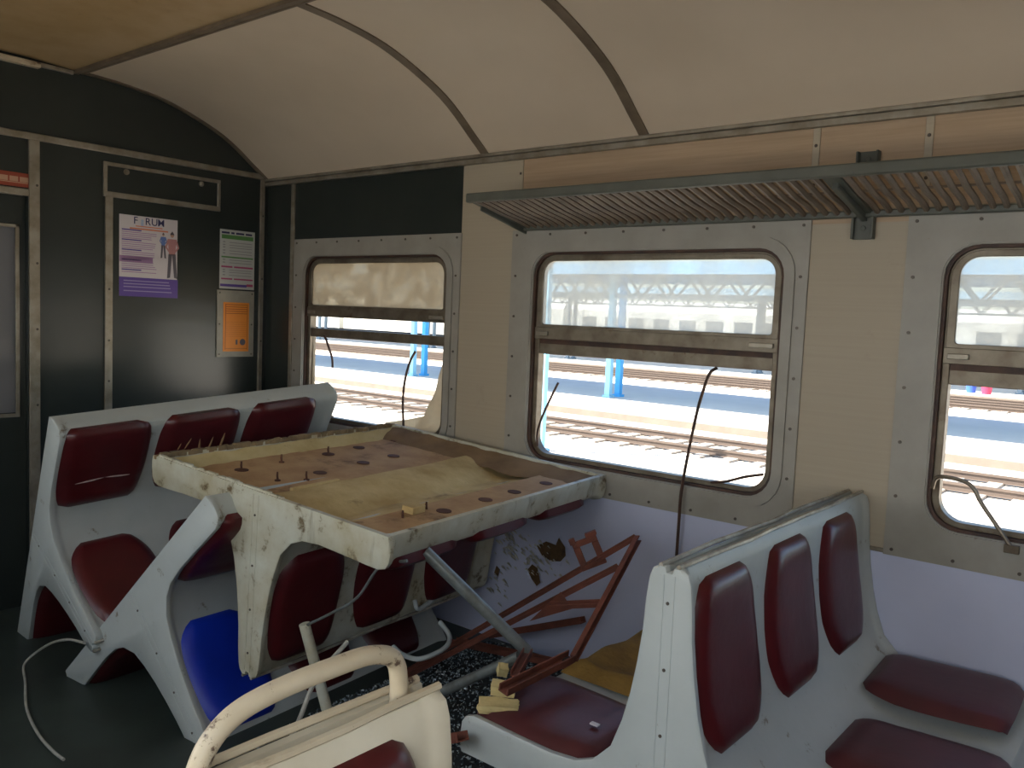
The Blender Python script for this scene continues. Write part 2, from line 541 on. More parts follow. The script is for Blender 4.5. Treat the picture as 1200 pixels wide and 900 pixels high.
def window(n, px0, px1, x0, x1, side=0, y=0.0, gl=M_GL, gap=0.0, lower_glass=False):
    w_ = structure(empty('window_%d' % n, ((x0+x1)/2, y, 0.73)))
    cx = (x0+x1)/2
    sg = 1 if side == 0 else -1       # which way is outside
    def R(a, b, c, d_, r, rb=None):
        return [(p[0]-cx, p[1]-0.73) for p in rrect(a, b, c, d_, r, rb=rb)]
    PZ0, PZ1 = 0.735, 1.818
    inner = rrect(x0, x1, 0.84, 1.728, 0.10)
    outer = plate_outer(px0, px1, PZ0, PZ1, inner)
    L_ = lambda pts: [(p[0]-cx, p[1]-0.73) for p in pts]
    mb = MB()
    ring(mb, L_(outer), L_(inner), -0.008*sg, 0.0005*sg)
    # raised step round the opening
    ring(mb, R(x0-0.035, x1+0.035, 0.805, 1.763, 0.13), L_(inner), -0.016*sg, -0.008*sg)
    ring(mb, L_(inner), R(x0+0.004, x1-0.004, 0.844, 1.724, 0.097), -0.010*sg, 0.03*sg)
    nx = 7
    for i in range(nx+1):
        for zz in (PZ0+0.02, PZ1-0.02):
            mb.disc((px0+0.025+(px1-px0-0.05)*i/nx-cx, -0.008*sg, zz-0.73), (0, -sg, 0), 0.0055, 0.003, 8, 1)
    for i in range(1, 6):
        for xx in (px0+0.025, px1-0.025):
            mb.disc((xx-cx, -0.008*sg, PZ0+0.02+(PZ1-PZ0-0.04)*i/6-0.73), (0, -sg, 0), 0.0055, 0.003, 8, 1)
    mb.build('window_frame', [M_FRAME, M_SCREW], w_)
    mb = MB()
    ring(mb, R(x0+0.002, x1-0.002, 0.842, 1.726, 0.099), R(x0+0.014, x1-0.014, 0.854, 1.714, 0.09), 0.0*sg, 0.03*sg)
    mb.build('gasket', M_RUB, w_)
    mb = MB()
    ring(mb, R(x0+0.014, x1-0.014, 0.854, 1.714, 0.09), R(x0+0.036, x1-0.036, 0.872, 1.694, 0.07), 0.014*sg, 0.055*sg)
    mb.box(x0+0.03-cx, x1-0.03-cx, min(0.02*sg, 0.05*sg), max(0.02*sg, 0.05*sg), 1.296-0.73, 1.342-0.73)
    mb.build('lower_sash_frame', M_SASH, w_, bevel=0.002)
    mb = MB()
    zb = 1.36+gap
    mb.box(x0+0.016-cx, x1-0.016-cx, min(0.006*sg, 0.035*sg), max(0.006*sg, 0.035*sg), zb-0.73, zb+0.05-0.73)
    mb.box(x0+0.03-cx, x0+0.09-cx, min(0.0, -0.004*sg), max(0.006*sg, 0), zb+0.015-0.73, zb+0.032-0.73, 1)
    mb.box(x1-0.12-cx, x1-0.03-cx, min(0.0, -0.004*sg), max(0.006*sg, 0), zb+0.015-0.73, zb+0.032-0.73, 1)
    ring(mb, R(x0+0.02, x1-0.02, zb+0.045, 1.708, 0.085, 0.01), R(x0+0.044, x1-0.044, zb+0.062, 1.688, 0.055, 0.012), 0.012*sg, 0.03*sg)
    mb.build('upper_sash_frame', [M_SASH, M_ALU], w_, bevel=0.002)
    gb = R(x0+0.04, x1-0.04, zb+0.055, 1.692, 0.055, 0.01)
    m_ = len(gb)
    v = [(a, 0.02*sg, b) for a, b in gb] + [(a, 0.025*sg, b) for a, b in gb]
    f = [tuple(range(m_)), tuple(range(2*m_-1, m_-1, -1))] + [(i, (i+1) % m_, m_+(i+1) % m_, m_+i) for i in range(m_)]
    obj('upper_pane', v, f, gl, w_, smooth=False)
    if not gap:
        MB().box(x0+0.02-cx, x1-0.02-cx, min(0.02*sg, 0.04*sg), max(0.02*sg, 0.04*sg), 1.34-0.73, 1.362-0.73).build('meeting_seal', M_RUB, w_)
    if lower_glass:
        MB().box(x0+0.034-cx, x1-0.034-cx, 0.03*sg-0.002, 0.03*sg+0.002, 0.87-0.73, 1.30-0.73).build('lower_pane', gl, w_, smooth=False)
    return w_
w1 = window(1, 0.262, 1.505, 0.355, 1.43, gl=M_GLF, gap=0.045)
w2 = window(2, 1.808, 3.108, 1.925, 3.03)
w3 = window(3, 3.415, 4.72, 3.525, 4.63)
window(4, 5.01, 6.32, 5.125, 6.23)
for i, (x0, x1) in enumerate(WR):
    window(5+i, x0-0.1, x1+0.1, x0, x1, side=1, y=YB, lower_glass=True)
# broken glass still hanging in the first window
def shard(pts, y, m=M_GLF):
    n = len(pts)
    v = [(a, y, b) for a, b in pts] + [(a, y+0.004, b) for a, b in pts]
    f = [tuple(range(n)), tuple(range(2*n-1, n-1, -1))] + [(i, (i+1) % n, n+(i+1) % n, n+i) for i in range(n)]
    return v, f
v, f = shard([(0.50, 0.56), (0.49, 0.50), (0.46, 0.42), (0.44, 0.34), (0.40, 0.28), (0.37, 0.22), (0.25, 0.19), (0.10, 0.16), (0.10, 0.14), (0.50, 0.14)], 0.034)
obj('broken_lower_pane', v, f, M_GLF, w1, smooth=False)
v, f = shard([(-0.50, 0.56), (-0.49, 0.40), (-0.48, 0.28), (-0.46, 0.2), (-0.35, 0.16), (-0.3, 0.14), (-0.50, 0.14)], 0.034)
obj('broken_lower_pane', v, f, M_GLF, w1, smooth=False)

# ------------------------------------------------------------------ luggage rack
rk = tag(empty('luggage_rack', (3.4, 0, 1.86)), 'long grey-green metal luggage rack with brown slats above the windows', 'luggage rack')
RX0, RX1 = 1.87, 5.3
def rx(x):
    return x-3.4
MB().beam((rx(RX0), -0.37, 0.045), (rx(RX1), -0.37, 0.045), 0.028, 0.036).build('front_rail', M_RACK, rk, bevel=0.006)
MB().beam((rx(RX0), -0.018, -0.035), (rx(RX1), -0.018, -0.035), 0.026, 0.022).build('wall_rail', M_RACK, rk, bevel=0.004)
for a, b in ((RX0+0.02, 3.255), (3.305, RX1)):
    mb = MB()
    n = int((b-a)/0.036)
    for i in range(n):
        xx = rx(a+0.02+(b-a-0.04)*i/(n-1))
        pts = curve([(xx, -0.02, -0.032), (xx+0.001, -0.10, -0.012), (xx-0.001, -0.20, 0.004), (xx+0.001, -0.29, 0.022), (xx, -0.36, 0.036)], 3)
        mb.tube(pts, 0.0098, 6)
    mb.beam((rx(a), -0.19, 0.012), (rx(b), -0.19, 0.012), 0.012, 0.006)
    mb.build('slat_panel', M_SLAT, rk)
def rack_arm(xx, wide):
    mb = MB()
    mb.beam((xx, -0.0, -0.03), (xx, -0.375, 0.05), wide, 0.022)
    mb.beam((xx, -0.0, -0.045), (xx, -0.30, 0.02), wide*0.35, 0.03)
    mb.build('support_arm', M_RACK, rk, bevel=0.003)
rack_arm(rx(RX0+0.01), 0.03)
rack_arm(rx(3.28), 0.055)
rack_arm(rx(4.75), 0.055)
for xx, a, b in ((3.28, -0.115, -0.045), (3.28, 0.115, 0.165), (1.868, 0.065, 0.115), (4.75, -0.115, -0.045)):
    ww = 0.035 if xx > 2 else 0.02
    mb = MB().box(rx(xx)-ww, rx(xx)+ww, -0.012, 0, a, b)
    mb.box(rx(xx)-ww, rx(xx)-ww+0.008, -0.03, -0.012, a, b).box(rx(xx)+ww-0.008, rx(xx)+ww, -0.03, -0.012, a, b)
    mb.disc((rx(xx), -0.012, (a+b)/2), (0, -1, 0), 0.009, 0.006, 8)
    mb.build('wall_bracket', M_RACK, rk, bevel=0.002)

# ------------------------------------------------------------------ benches
HL = 1.244
PR = [(.585, .0), (.592, .02), (.594, .05), (.590, .08), (.578, .098), (.55, .107), (.5, .106), (.4, .102), (.3, .100), (.225, .108), (.175, .130), (.128, .18), (.102, .25), (.084, .32), (.070, .40), (.060, .48), (.056, .55), (.05, .60), (.042, .622), (.024, .632), (.010, .630), (.006, .618)]
# arc-length table of the upper face, from seat front (0) to crest
ARC = [0.0]
for i in range(1, len(PR)):
    ARC.append(ARC[-1] + math.hypot(PR[i][0]-PR[i-1][0], PR[i][1]-PR[i-1][1]))
def prof_at(s):
    s = max(0, min(ARC[-1]-1e-6, s))
    for i in range(1, len(ARC)):
        if ARC[i] >= s:
            t = (s-ARC[i-1])/(ARC[i]-ARC[i-1])
            a, b = PR[i-1], PR[i]
            p = (a[0]+(b[0]-a[0])*t, a[1]+(b[1]-a[1])*t)
            d = Vector((b[0]-a[0], b[1]-a[1])).normalized()
            return p, Vector((-d.y, d.x))*-1      # outward normal (away from the body)
def arc_of(idx):
    return ARC[idx]
def surf(s, off):
    # smooth normal
    p, n = prof_at(s)
    _, n1 = prof_at(s-0.03)
    _, n2 = prof_at(s+0.03)
    n = (n+n1+n2).normalized()
    return p[0]+n.x*off, p[1]+n.y*off
# make sure the normal points out
_t = prof_at(arc_of(7)+0.01)[1]
NS = 1 if _t.y > 0 else -1
def pad(sgn, s0, s1, vc, w0, w1, w2, T, inset=0.0155, na=24, nb=14, mid=0.0):
    v, f = [], []
    for i in range(na+1):
        a = -1+2*i/na
        s = s0+(s1-s0)*(a+1)/2
        am = mid
        if a < am:
            t_ = (am-a)/(am+1)
            hw = w1+(w0-w1)*t_*t_
        else:
            t_ = (a-am)/(1-am)
            hw = w1+(w2-w1)*t_*t_
        e = max(0.0, 1-abs(a)**5.0)
        hw = hw/2*(0.78+0.22*e**0.5)
        for j in range(nb+1):
            b = -1+2*j/nb
            hgt = T*(max(0, 1-abs(b)**5)**0.5)*(max(0, 1-abs(a)**7)**0.5) - inset
            u_, w_ = surf(s, NS*hgt)
            v.append((sgn*u_, vc+b*hw, w_))
    for i in range(na):
        for j in range(nb):
            q = i*(nb+1)+j
            f.append((q, q+1, q+nb+2, q+nb+1))
    # underside
    n = len(v)
    rim = [j for j in range(nb+1)] + [i*(nb+1)+nb for i in range(1, na+1)] + [na*(nb+1)+j for j in range(nb-1, -1, -1)] + [i*(nb+1) for i in range(na-1, 0, -1)]
    f.append(tuple(rim))
    return v, f
def shell(L_, wins=True):
    st = [0, 0.004, 0.018, 0.030, 0.045]
    inset = [0.006, 0.0, 0.0, 0.008, 0.015]
    V = st + [L_/2] + [L_-x for x in st[::-1]]
    I = inset + [0.015] + inset[::-1]
    v, f = [], []
    for vv, ins in zip(V, I):
        row = []
        deep = 0.0 if (vv < 0.025 or vv > L_-0.025) else 1.0
        half = []
        s_ = 0.0
        for i, (u_, w_) in enumerate(PR):
            if i == 0:
                half.append((u_, w_))
            else:
                off = ins if 1 < i < len(PR)-3 else ins*0.4
                half.append(surf(ARC[i], -NS*off))
        row = [(-u_, w_) for u_, w_ in half] + [(u_, w_) for u_, w_ in half[::-1]]
        row += [(.566, 0.0), (.562, 0.07*deep), (.24, 0.074*deep), (.13, 0.125*deep), (-.13, 0.125*deep), (-.24, 0.074*deep), (-.562, 0.07*deep), (-.566, 0.0)]
        v.append([(a, vv, b) for a, b in row])
    n = len(v[0])
    vs = [p for r in v for p in r]
    for i in range(len(v)-1):
        for j in range(n):
            f.append((i*n+j, i*n+(j+1) % n, (i+1)*n+(j+1) % n, (i+1)*n+j))
    f.append(tuple(range(n)))
    f.append(tuple((len(v)-1)*n+j for j in range(n))[::-1])
    return vs, f
A_SEAT0, A_SEAT1 = ARC[3]+0.004, ARC[9]+0.02
A_B0, A_B1 = ARC[11]+0.035, ARC[17]+0.005
def bench(name, label, M, L_=HL, centres=(0.185, 0.575, 0.965), seat_centres=None, skip=(), pads=None, m_shell=M_SHELL, underside=False, group='three-seat train benches'):
    root = tag(empty(name), label, 'bench', group)
    root.matrix_world = M
    v, f = shell(L_)
    obj('shell', v, f, m_shell, root, angle=40)
    # seam strip with screws on both ends
    for v0, s in ((0, -1), (L_, 1)):
        mb = MB()
        for u_ in (-0.013, 0.013):
            mb.box(u_-0.002, u_+0.002, v0-(0.0015 if s < 0 else 0), v0+(0.0015 if s > 0 else 0), 0.012, 0.612)
        for ww in (0.08, 0.25, 0.40, 0.55):
            mb.disc((0.0, v0, ww), (0, s, 0), 0.004, 0.002, 8, 1)
        mb.build('seam_strip', [m_shell, M_SCREW], root)
    mb = MB()
    for u_ in (-0.022, 0.022):
        pts = [(u_+0.002*math.sin(t*9), t*L_/10, 0.633+0.002*math.sin(t*5+u_*90)) for t in range(11)]
        mb.tube(pts, 0.006, 6)
    mb.build('edge_trim', M_CREAM if m_shell is M_SHELLY else M_TRIM, root)
    for sg in (1, -1):
        for i, vc in enumerate(centres):
            key = (sg, i)
            if ('seat',)+key not in skip:
                v, f = pad(sg, A_SEAT0, A_SEAT1, (seat_centres or centres)[i], 0.34, 0.36, 0.32, 0.036)
                m_ = (pads or {}).get(('seat',)+key, M_RED)
                o = obj('seat_pad', v, f, m_, root, angle=60)
            if ('back',)+key not in skip:
                v, f = pad(sg, A_B0, A_B1, vc, 0.22, 0.325, 0.245, 0.030, mid=-0.25)
                m_ = (pads or {}).get(('back',)+key, M_RED)
                o = obj('back_pad', v, f, m_, root, angle=60)
                if m_ is M_BLUE:
                    o['label'] = 'bright blue vinyl back pad'
    return root
def rotm(a, b, c, t):
    return Matrix.Translation(t) @ Matrix.Rotation(rad(c), 4, 'Z') @ Matrix.Rotation(rad(b), 4, 'X') @ Matrix.Rotation(rad(a), 4, 'Y')

# D: upright bench on the right
MD = rotm(0, 0, 0, (3.31, -1.244, 0.29))
bD = bench('train_bench', 'upright white back-to-back bench with tall maroon back pads against the window wall', MD, seat_centres=(0.19, 0.60, 1.02), skip={('seat', -1, 1), ('seat', -1, 2)},
           pads={('seat', 1, 0): M_REDD, ('seat', 1, 1): M_REDD, ('seat', 1, 2): M_REDD, ('seat', -1, 0): M_REDD})
# steel legs under the upright benches
def bench_legs(root, L_):
    for vv in (0.25, L_-0.25):
        mb = MB()
        mb.channel((-0.20, vv, -0.29), (-0.20, vv, 0.06), 0.045, 0.03, 0.005, (1, 0, 0))
        mb.channel((0.20, vv, -0.29), (0.20, vv, 0.06), 0.045, 0.03, 0.005, (-1, 0, 0))
        mb.beam((-0.25, vv, -0.285), (0.25, vv, -0.285), 0.05, 0.01)
        mb.build('leg_frame', M_RUST, root)
for o_ in bD.children:        # the pad by the wall has come loose and sits askew
    if o_.name.startswith('seat_pad') and max(v_.co.x for v_ in o_.data.vertices) > 0.3 and min(v_.co.y for v_ in o_.data.vertices) > 0.8:
        o_.location = (-0.015, 0.015, 0.010)
        o_.rotation_euler = (rad(1.5), 0, rad(1.5))
bench_legs(bD, HL)
# C: upside-down bench
MC = rotm(184.033, 0.803, 3.71, (1.848, -1.296, 0.856))
bC = bench('train_bench', 'upturned white bench, stained underside facing up, lying across the tipped benches', MC, m_shell=M_SHELLD)
# B: bench tipped forward, blue pad
MBm = rotm(136.028, -0.716, 4.566, (1.295, -1.434, 0.425))
bB = bench('train_bench', 'tipped white bench with one bright blue back pad, under the upturned bench', MBm, pads={('back', -1, 0): M_BLUE})
# A: bench tipped against the bulkhead
a_, b_, c_ = 1019.97, 175.755, -542.918
MA = rotm(a_, b_, c_, (0.576, -1.475, 0.501))
bA = bench('train_bench', 'tipped white bench with red pads standing in front of the dark green bulkhead', MA)
# E: bench across the aisle, near the camera
ME = rotm(0, 0, 0, (3.35, -2.856, 0.29))
bE = bench('train_bench', 'yellowish white bench with a cream grab handle on top, nearest the camera', ME, L_=0.83, centres=(0.22, 0.635), m_shell=M_SHELLY, group='two-seat train benches')
del bE['group']
bench_legs(bE, 0.83)
mb = MB()
hp = curve([(0, 0.772, 0.60), (0, 0.774, 0.65), (0, 0.762, 0.687), (0, 0.72, 0.704), (0, 0.66, 0.706), (0, 0.58, 0.704), (0, 0.52, 0.694), (0, 0.485, 0.67), (0, 0.468, 0.635), (0, 0.463, 0.60)], 6)
mb.tube(hp, 0.0128, 14)
mb.build('grab_handle', M_CREAM, bE)

# underside furniture of the upturned bench
def local_box(name, parent, m, boxes, bevel=0.002):
    mb = MB()
    for b in boxes:
        mb.box(*b)
    return mb.build(name, m, parent, bevel=bevel)
local_box('underside_board', bC, M_PLY, [(0.03, 0.53, 0.022, 0.62, 0.048, 0.069)])
local_box('underside_board', bC, M_PLY, [(0.03, 0.53, 0.624, 1.16, 0.050, 0.069)])
local_box('underside_board', bC, M_PLY, [(-0.558, -0.335, 0.022, 1.16, 0.040, 0.069)])
def sheet(name, m, parent, fn, nu, nv):
    v = [fn(i/nu, j/nv) for i in range(nu+1) for j in range(nv+1)]
    f = [(i*(nv+1)+j, i*(nv+1)+j+1, (i+1)*(nv+1)+j+1, (i+1)*(nv+1)+j) for i in range(nu) for j in range(nv)]
    n = len(v)
    v = [Vector(q) for q in v]
    v2 = [q+Vector((0, 0, 0.004)) for q in v]
    rim = [j for j in range(nv+1)] + [i*(nv+1)+nv for i in range(1, nu+1)] + [nu*(nv+1)+j for j in range(nv-1, -1, -1)] + [i*(nv+1) for i in range(nu-1, 0, -1)]
    f += [tuple(n+k_ for k_ in q[::-1]) for q in f] + [(rim[k_], n+rim[k_], n+rim[(k_+1) % len(rim)], rim[(k_+1) % len(rim)]) for k_ in range(len(rim))]
    return obj(name, v+v2, f, m, parent, angle=60)
def nz(x, y, s=8, k_=0.006):
    return k_*noise.noise(Vector((x*s, y*s, 1.7)))
TR = curve([(0.055, 0.046, 0), (0.0, 0.050, 0), (-0.08, 0.064, 0), (-0.16, 0.088, 0), (-0.21, 0.084, 0), (-0.27, 0.072, 0), (-0.345, 0.064, 0)], 5)
def trough(a, b):
    q = TR[min(len(TR)-1, int(round(a*(len(TR)-1))))]
    vv = 0.021+1.17*b
    return (q[0], vv, q[1]-0.004+nz(q[0], vv))
sheet('foam_filling', M_FOAM, bC, trough, len(TR)-1, 40)
def side_wedge(a, b):
    vv = 0.025+1.19*b
    u_ = 0.560-0.055*a-nz(vv, 3, 14, 0.02)*a
    return (u_, vv, 0.014+0.040*a**0.8+nz(u_, vv, 20, 0.006))
sheet('side_foam', mat('cream_edge_foam', (0.60, 0.50, 0.26), 0.9, col2=(0.45, 0.34, 0.15), scale=8, spots=((0.15, 0.09, 0.04), 7, 0.6, 0.7)), bC, side_wedge, 4, 50)
def end_wedge(a, b):
    u_ = -0.558+1.115*b
    vv = 1.216-0.11*a-nz(u_, 5, 9, 0.02)*a
    return (u_, vv, 0.008+0.044*a+nz(u_, vv, 16, 0.008))
sheet('end_foam', mat('brown_stained_foam', (0.26, 0.17, 0.09), 0.9, col2=(0.15, 0.095, 0.05), scale=6, spots=((0.4, 0.33, 0.22), 18, 0.66, 0.75)), bC, end_wedge, 6, 40)
random.seed(4)
def ragged(name, pts_fn, n, m):
    mb = MB()
    for i in range(n):
        x, y, dx, dy = pts_fn(i/(n-1))
        h0 = 0.002+0.007*random.random()
        r = random.uniform(0.6, 1.3)
        mb.box(x-dx*r, x+dx*r, y-dy*r, y+dy*r, -h0, 0.012)
    return mb.build(name, m, bC, bevel=0.002)
ragged('torn_foam_edge', lambda t: (0.572+random.uniform(-.003, .003), 1.22*t+0.01, 0.008, 0.014), 90, mat('brown_foam_rim', (0.30, 0.22, 0.12), 0.9, col2=(0.12, 0.085, 0.05), scale=9))
ragged('torn_foam_edge', lambda t: (-0.10+0.66*t, 0.013+random.uniform(-.002, .002), 0.012, 0.006), 60, M_SHELLD)
for uu, vv in ((.393, .239), (.204, .452), (.418, .687), (.443, .885), (.232, .705), (.248, .898), (.462, 1.139), (.272, 1.151), (-.43, .43), (-.43, .658), (-.43, .835), (-.43, 1.05)):
    zt = 0.041 if uu < 0 else 0.049
    MB().disc((uu, vv, zt), (0, 0, -1), 0.026, 0.003, 18).build('washer', M_RUSTSPOT, bC)
for uu, vv in ((.406, .435), (.201, .25), (-.40, .263), (.15, .34), (.393, .239), (.418, .687), (-.38, .40)):
    MB().tube([(uu, vv, 0.050), (uu, vv, 0.044), (uu, vv, 0.043), (uu+0.003, vv, 0.030), (uu+0.005, vv+0.002, 0.016)], [0.011, 0.011, 0.004, 0.004, 0.003], 8).build('bolt', M_RUSTSPOT, bC)
local_box('broken_wood_chip', bC, M_FOAM, [(-0.40, -0.35, 0.31, 0.37, 0.016, 0.040)])
local_box('broken_wood_chip', bC, M_FOAM, [(0.06, 0.075, 0.20, 0.42, 0.036, 0.050)])

# ------------------------------------------------------------------ bulkhead posters
def textmesh(s, size, m, parent, loc, rotz=90, name='lettering', ext=0.0004):
    c = bpy.data.curves.new(name, 'FONT')
    c.body = s
    c.size = size
    c.extrude = ext
    c.offset = size*0.004
    c.space_character = 1.12
    o = bpy.data.objects.new(name, c)
    COL.objects.link(o)
    bpy.context.view_layer.update()
    me = bpy.data.meshes.new_from_object(o.evaluated_get(bpy.context.evaluated_depsgraph_get()))
    bpy.data.objects.remove(o)
    bpy.data.curves.remove(c)
    me.materials.clear()
    me.materials.append(m)
    n = bpy.data.objects.new(name, me)
    COL.objects.link(n)
    n.parent = parent
    n.location = loc
    n.rotation_euler = (rad(90), 0, rad(rotz))
    return n
M_PUR = mat('poster_purple_ink', (0.09, 0.045, 0.28), 0.4)
M_LIL = mat('poster_lilac_ink', (0.34, 0.20, 0.38), 0.4)
M_ORT = mat('poster_orange_ink', (0.62, 0.20, 0.10), 0.4)
M_NAVY = mat('poster_navy_ink', (0.015, 0.015, 0.09), 0.4)
M_GRN = mat('poster_green_ink', (0.10, 0.26, 0.07), 0.4)
M_MAG = mat('poster_magenta_ink', (0.42, 0.06, 0.16), 0.4)
M_SKIN = mat('poster_skin_ink', (0.45, 0.27, 0.2), 0.5)
M_SHIRT = mat('poster_blue_shirt_ink', (0.10, 0.17, 0.42), 0.5)
M_GREY = mat('poster_grey_ink', (0.10, 0.09, 0.11), 0.5)
M_ORG = mat('orange_notice_paper', (0.80, 0.27, 0.025), 0.45)
def bars(rows, x, mats_, name, parent):      # rows: y0,y1,z0,z1,mi
    mb = MB()
    for y0, y1, z0, z1, mi in rows:
        mb.box(x, x+0.0005, y0, y1, z0, z1, mi)
    return mb.build(name, mats_, parent, smooth=False)
p = tag(empty('poster', (0.001, -0.695, 1.47)), 'large white and purple FORUM poster taped on the green bulkhead', 'poster')
MB().box(0, 0.0012, -0.152, 0.152, 0.0, 0.40).build('sheet', M_WHITE, p, smooth=False)
bars([(-0.152, 0.156, -0.0, 0.095, 0)], 0.0012, [M_PUR], 'purple_footer', p)
rows = []
random.seed(2)
for i in range(22):
    z = 0.325-i*0.0098
    if z < 0.11:
        break
    L_ = 0.15+0.03*random.random() if i % 5 else 0.10
    rows.append((-0.14, -0.14+L_, z, z+(0.006 if i % 5 == 0 else 0.0035), 0 if i % 5 == 0 else 1))
rows.append((-0.15, 0.02, 0.17, 0.20, 1))
for z in (0.025, 0.045, 0.06, 0.075):
    rows.append((-0.13, 0.13-z*0.3, z, z+0.005, 2))
bars(rows, 0.0017, [M_PUR, M_LIL, mat('poster_pale_violet', (0.30, 0.26, 0.5), 0.4)], 'printed_lines', p)
bars([(-0.07, 0.07, 0.347, 0.352, 0), (-0.10, 0.10, 0.333, 0.340, 0)], 0.0017, [M_ORT], 'orange_headline', p)
textmesh('F', 0.050, M_NAVY, p, (0.0018, -0.082, 0.360))
for ch, yy in (('R', -0.022), ('U', 0.010), ('M', 0.043)):
    textmesh(ch, 0.050, M_NAVY, p, (0.0018, yy, 0.360))
mb = MB()
def fig(mb, y, z0, h_, top, leg):        # printed figure standing
    def pl(pts, mi, dx=0.0):
        q = [(0.0017+dx, y+a*h_, z0+b*h_) for a, b in pts]
        n = len(q)
        mb.add(q+[(x_+0.0005, a, b) for x_, a, b in q], [tuple(range(n)), tuple(range(2*n-1, n-1, -1))]+[(i, (i+1) % n, n+(i+1) % n, n+i) for i in range(n)], mi)
    pl([(0.045*math.cos(t*math.pi/5), 0.93+0.06*math.sin(t*math.pi/5)) for t in range(10)], 2)
    pl([(-0.05, 0.93), (0.0, 1.01), (0.05, 0.93), (0.03, 0.97), (-0.03, 0.97)], 3, 0.0003)
    pl([(-0.10, 0.84), (0.10, 0.84), (0.07, 0.50), (-0.07, 0.50)], top)
    pl([(-0.10, 0.84), (-0.16, 0.66), (-0.08, 0.56), (-0.07, 0.60), (-0.12, 0.67), (-0.07, 0.78)], top, 0.0002)
    pl([(0.10, 0.84), (0.16, 0.66), (0.08, 0.56), (0.07, 0.60), (0.12, 0.67), (0.07, 0.78)], top, 0.0002)
    pl([(-0.08, 0.52), (0.0, 0.52), (-0.04, 0.02), (-0.11, 0.0)], leg)
    pl([(0.0, 0.52), (0.08, 0.52), (0.12, 0.0), (0.05, 0.02)], leg)
fig(mb, 0.075, 0.20, 0.13, 0, 3)
fig(mb, 0.123, 0.10, 0.24, 1, 3)
mb.build('printed_figures', [M_SHIRT, mat('poster_pink_ink', (0.42, 0.2, 0.2), 0.5), M_SKIN, M_GREY], p, smooth=False)
mb = MB()
mb.disc((0.0017, -0.036, 0.378), (1, 0, 0), 0.007, 0.0005, 14)
mb.box(0.0017, 0.0022, -0.043, -0.030, 0.352, 0.371)
mb.build('figure_letter', mat('poster_light_blue', (0.35, 0.45, 0.62), 0.4), p, smooth=False)
p = tag(empty('poster', (0.001, -0.190, 1.535)), 'small white notice with green and magenta lines by the corner', 'poster')
MB().box(0, 0.001, -0.108, 0.108, 0, 0.32).build('sheet', mat('notice_white', (0.55, 0.56, 0.53), 0.35), p, smooth=False)
rows = [(-0.098, 0.098, 0.270, 0.292, 0), (-0.098, 0.098, 0.168, 0.176, 0), (-0.098, -0.03, 0.115, 0.124, 1), (-0.02, 0.098, 0.115, 0.124, 1), (-0.098, -0.03, 0.05, 0.058, 1), (-0.02, 0.098, 0.05, 0.058, 1), (-0.104, 0.06, 0.012, 0.026, 2), (0.06, 0.10, 0.016, 0.03, 1)]
for z in (0.25, 0.235, 0.222, 0.205, 0.19, 0.155, 0.14, 0.10, 0.088, 0.072):
    rows.append((-0.05, 0.09, z, z+0.0035, 3))
    rows.append((-0.09, -0.075, z, z+0.006, 3))
bars(rows, 0.001, [M_GRN, M_MAG, M_PUR, mat('notice_grey_ink', (0.3, 0.3, 0.3), 0.5)], 'printed_lines', p)
for i, (a, b) in enumerate(((-0.098, -0.05), (-0.04, -0.02), (-0.01, 0.04), (0.05, 0.09))):
    bars([(a, b, 0.298, 0.308, 0)], 0.001, [M_NAVY], 'headline', p)
p = tag(empty('notice_board', (0.0, -0.198, 1.162)), 'grey framed orange notice screwed under the small green and white poster', 'notice')
mb = MB().box(0, 0.008, -0.115, 0.115, 0, 0.365)
for y in (-0.1, 0.1):
    for z in (0.015, 0.18, 0.35):
        mb.disc((0.008, y, z), (1, 0, 0), 0.005, 0.002, 8, 1)
mb.build('backing_plate', [mat('pale_grey_plate', (0.36, 0.34, 0.28), 0.45, var=0.25, scale=12), M_SCREW], p, bevel=0.002)
MB().box(0.008, 0.0095, -0.078, 0.082, 0.03, 0.30).build('orange_sheet', M_ORG, p, smooth=False)
rows = [(-0.062, 0.07, 0.285-0.012*i, 0.289-0.012*i, 0) for i in range(5)] + [(-0.066, -0.062, 0.04, 0.29, 0), (0.07, 0.073, 0.04, 0.29, 0)] + [(-0.062, 0.066, 0.19-0.011*i, 0.192-0.011*i, 1) for i in range(8)] + [(-0.062, 0.07, 0.045, 0.048, 0)]
bars(rows, 0.0095, [mat('dark_orange_ink', (0.40, 0.10, 0.012), 0.5), mat('mid_orange_ink', (0.60, 0.17, 0.02), 0.5)], 'printed_lines', p)
mb = MB().disc((0.0095, 0.044, 0.082), (1, 0, 0), 0.018, 0.0006, 18)
mb.box(0.0095, 0.0101, 0.0, 0.012, 0.068, 0.095)
mb.build('black_symbol', M_GREY, p)
p = tag(empty('door_sign', (0.0, -1.45, 1.935)), 'narrow red and cream sign fixed above the sliding door', 'sign')
MB().box(0, 0.006, -0.20, 0.195, 0, 0.062).build('plate', mat('faded_red_sign', (0.26, 0.045, 0.02), 0.45), p, bevel=0.001)
mb = MB()
for i in range(9):
    mb.box(0.006, 0.0068, -0.185+0.042*i, -0.150+0.042*i, 0.022, 0.044)
mb.box(0.006, 0.0066, -0.19, 0.185, 0.016, 0.020)
mb.build('faded_lettering', mat('faded_sign_cream', (0.45, 0.27, 0.18), 0.5), p, smooth=False)

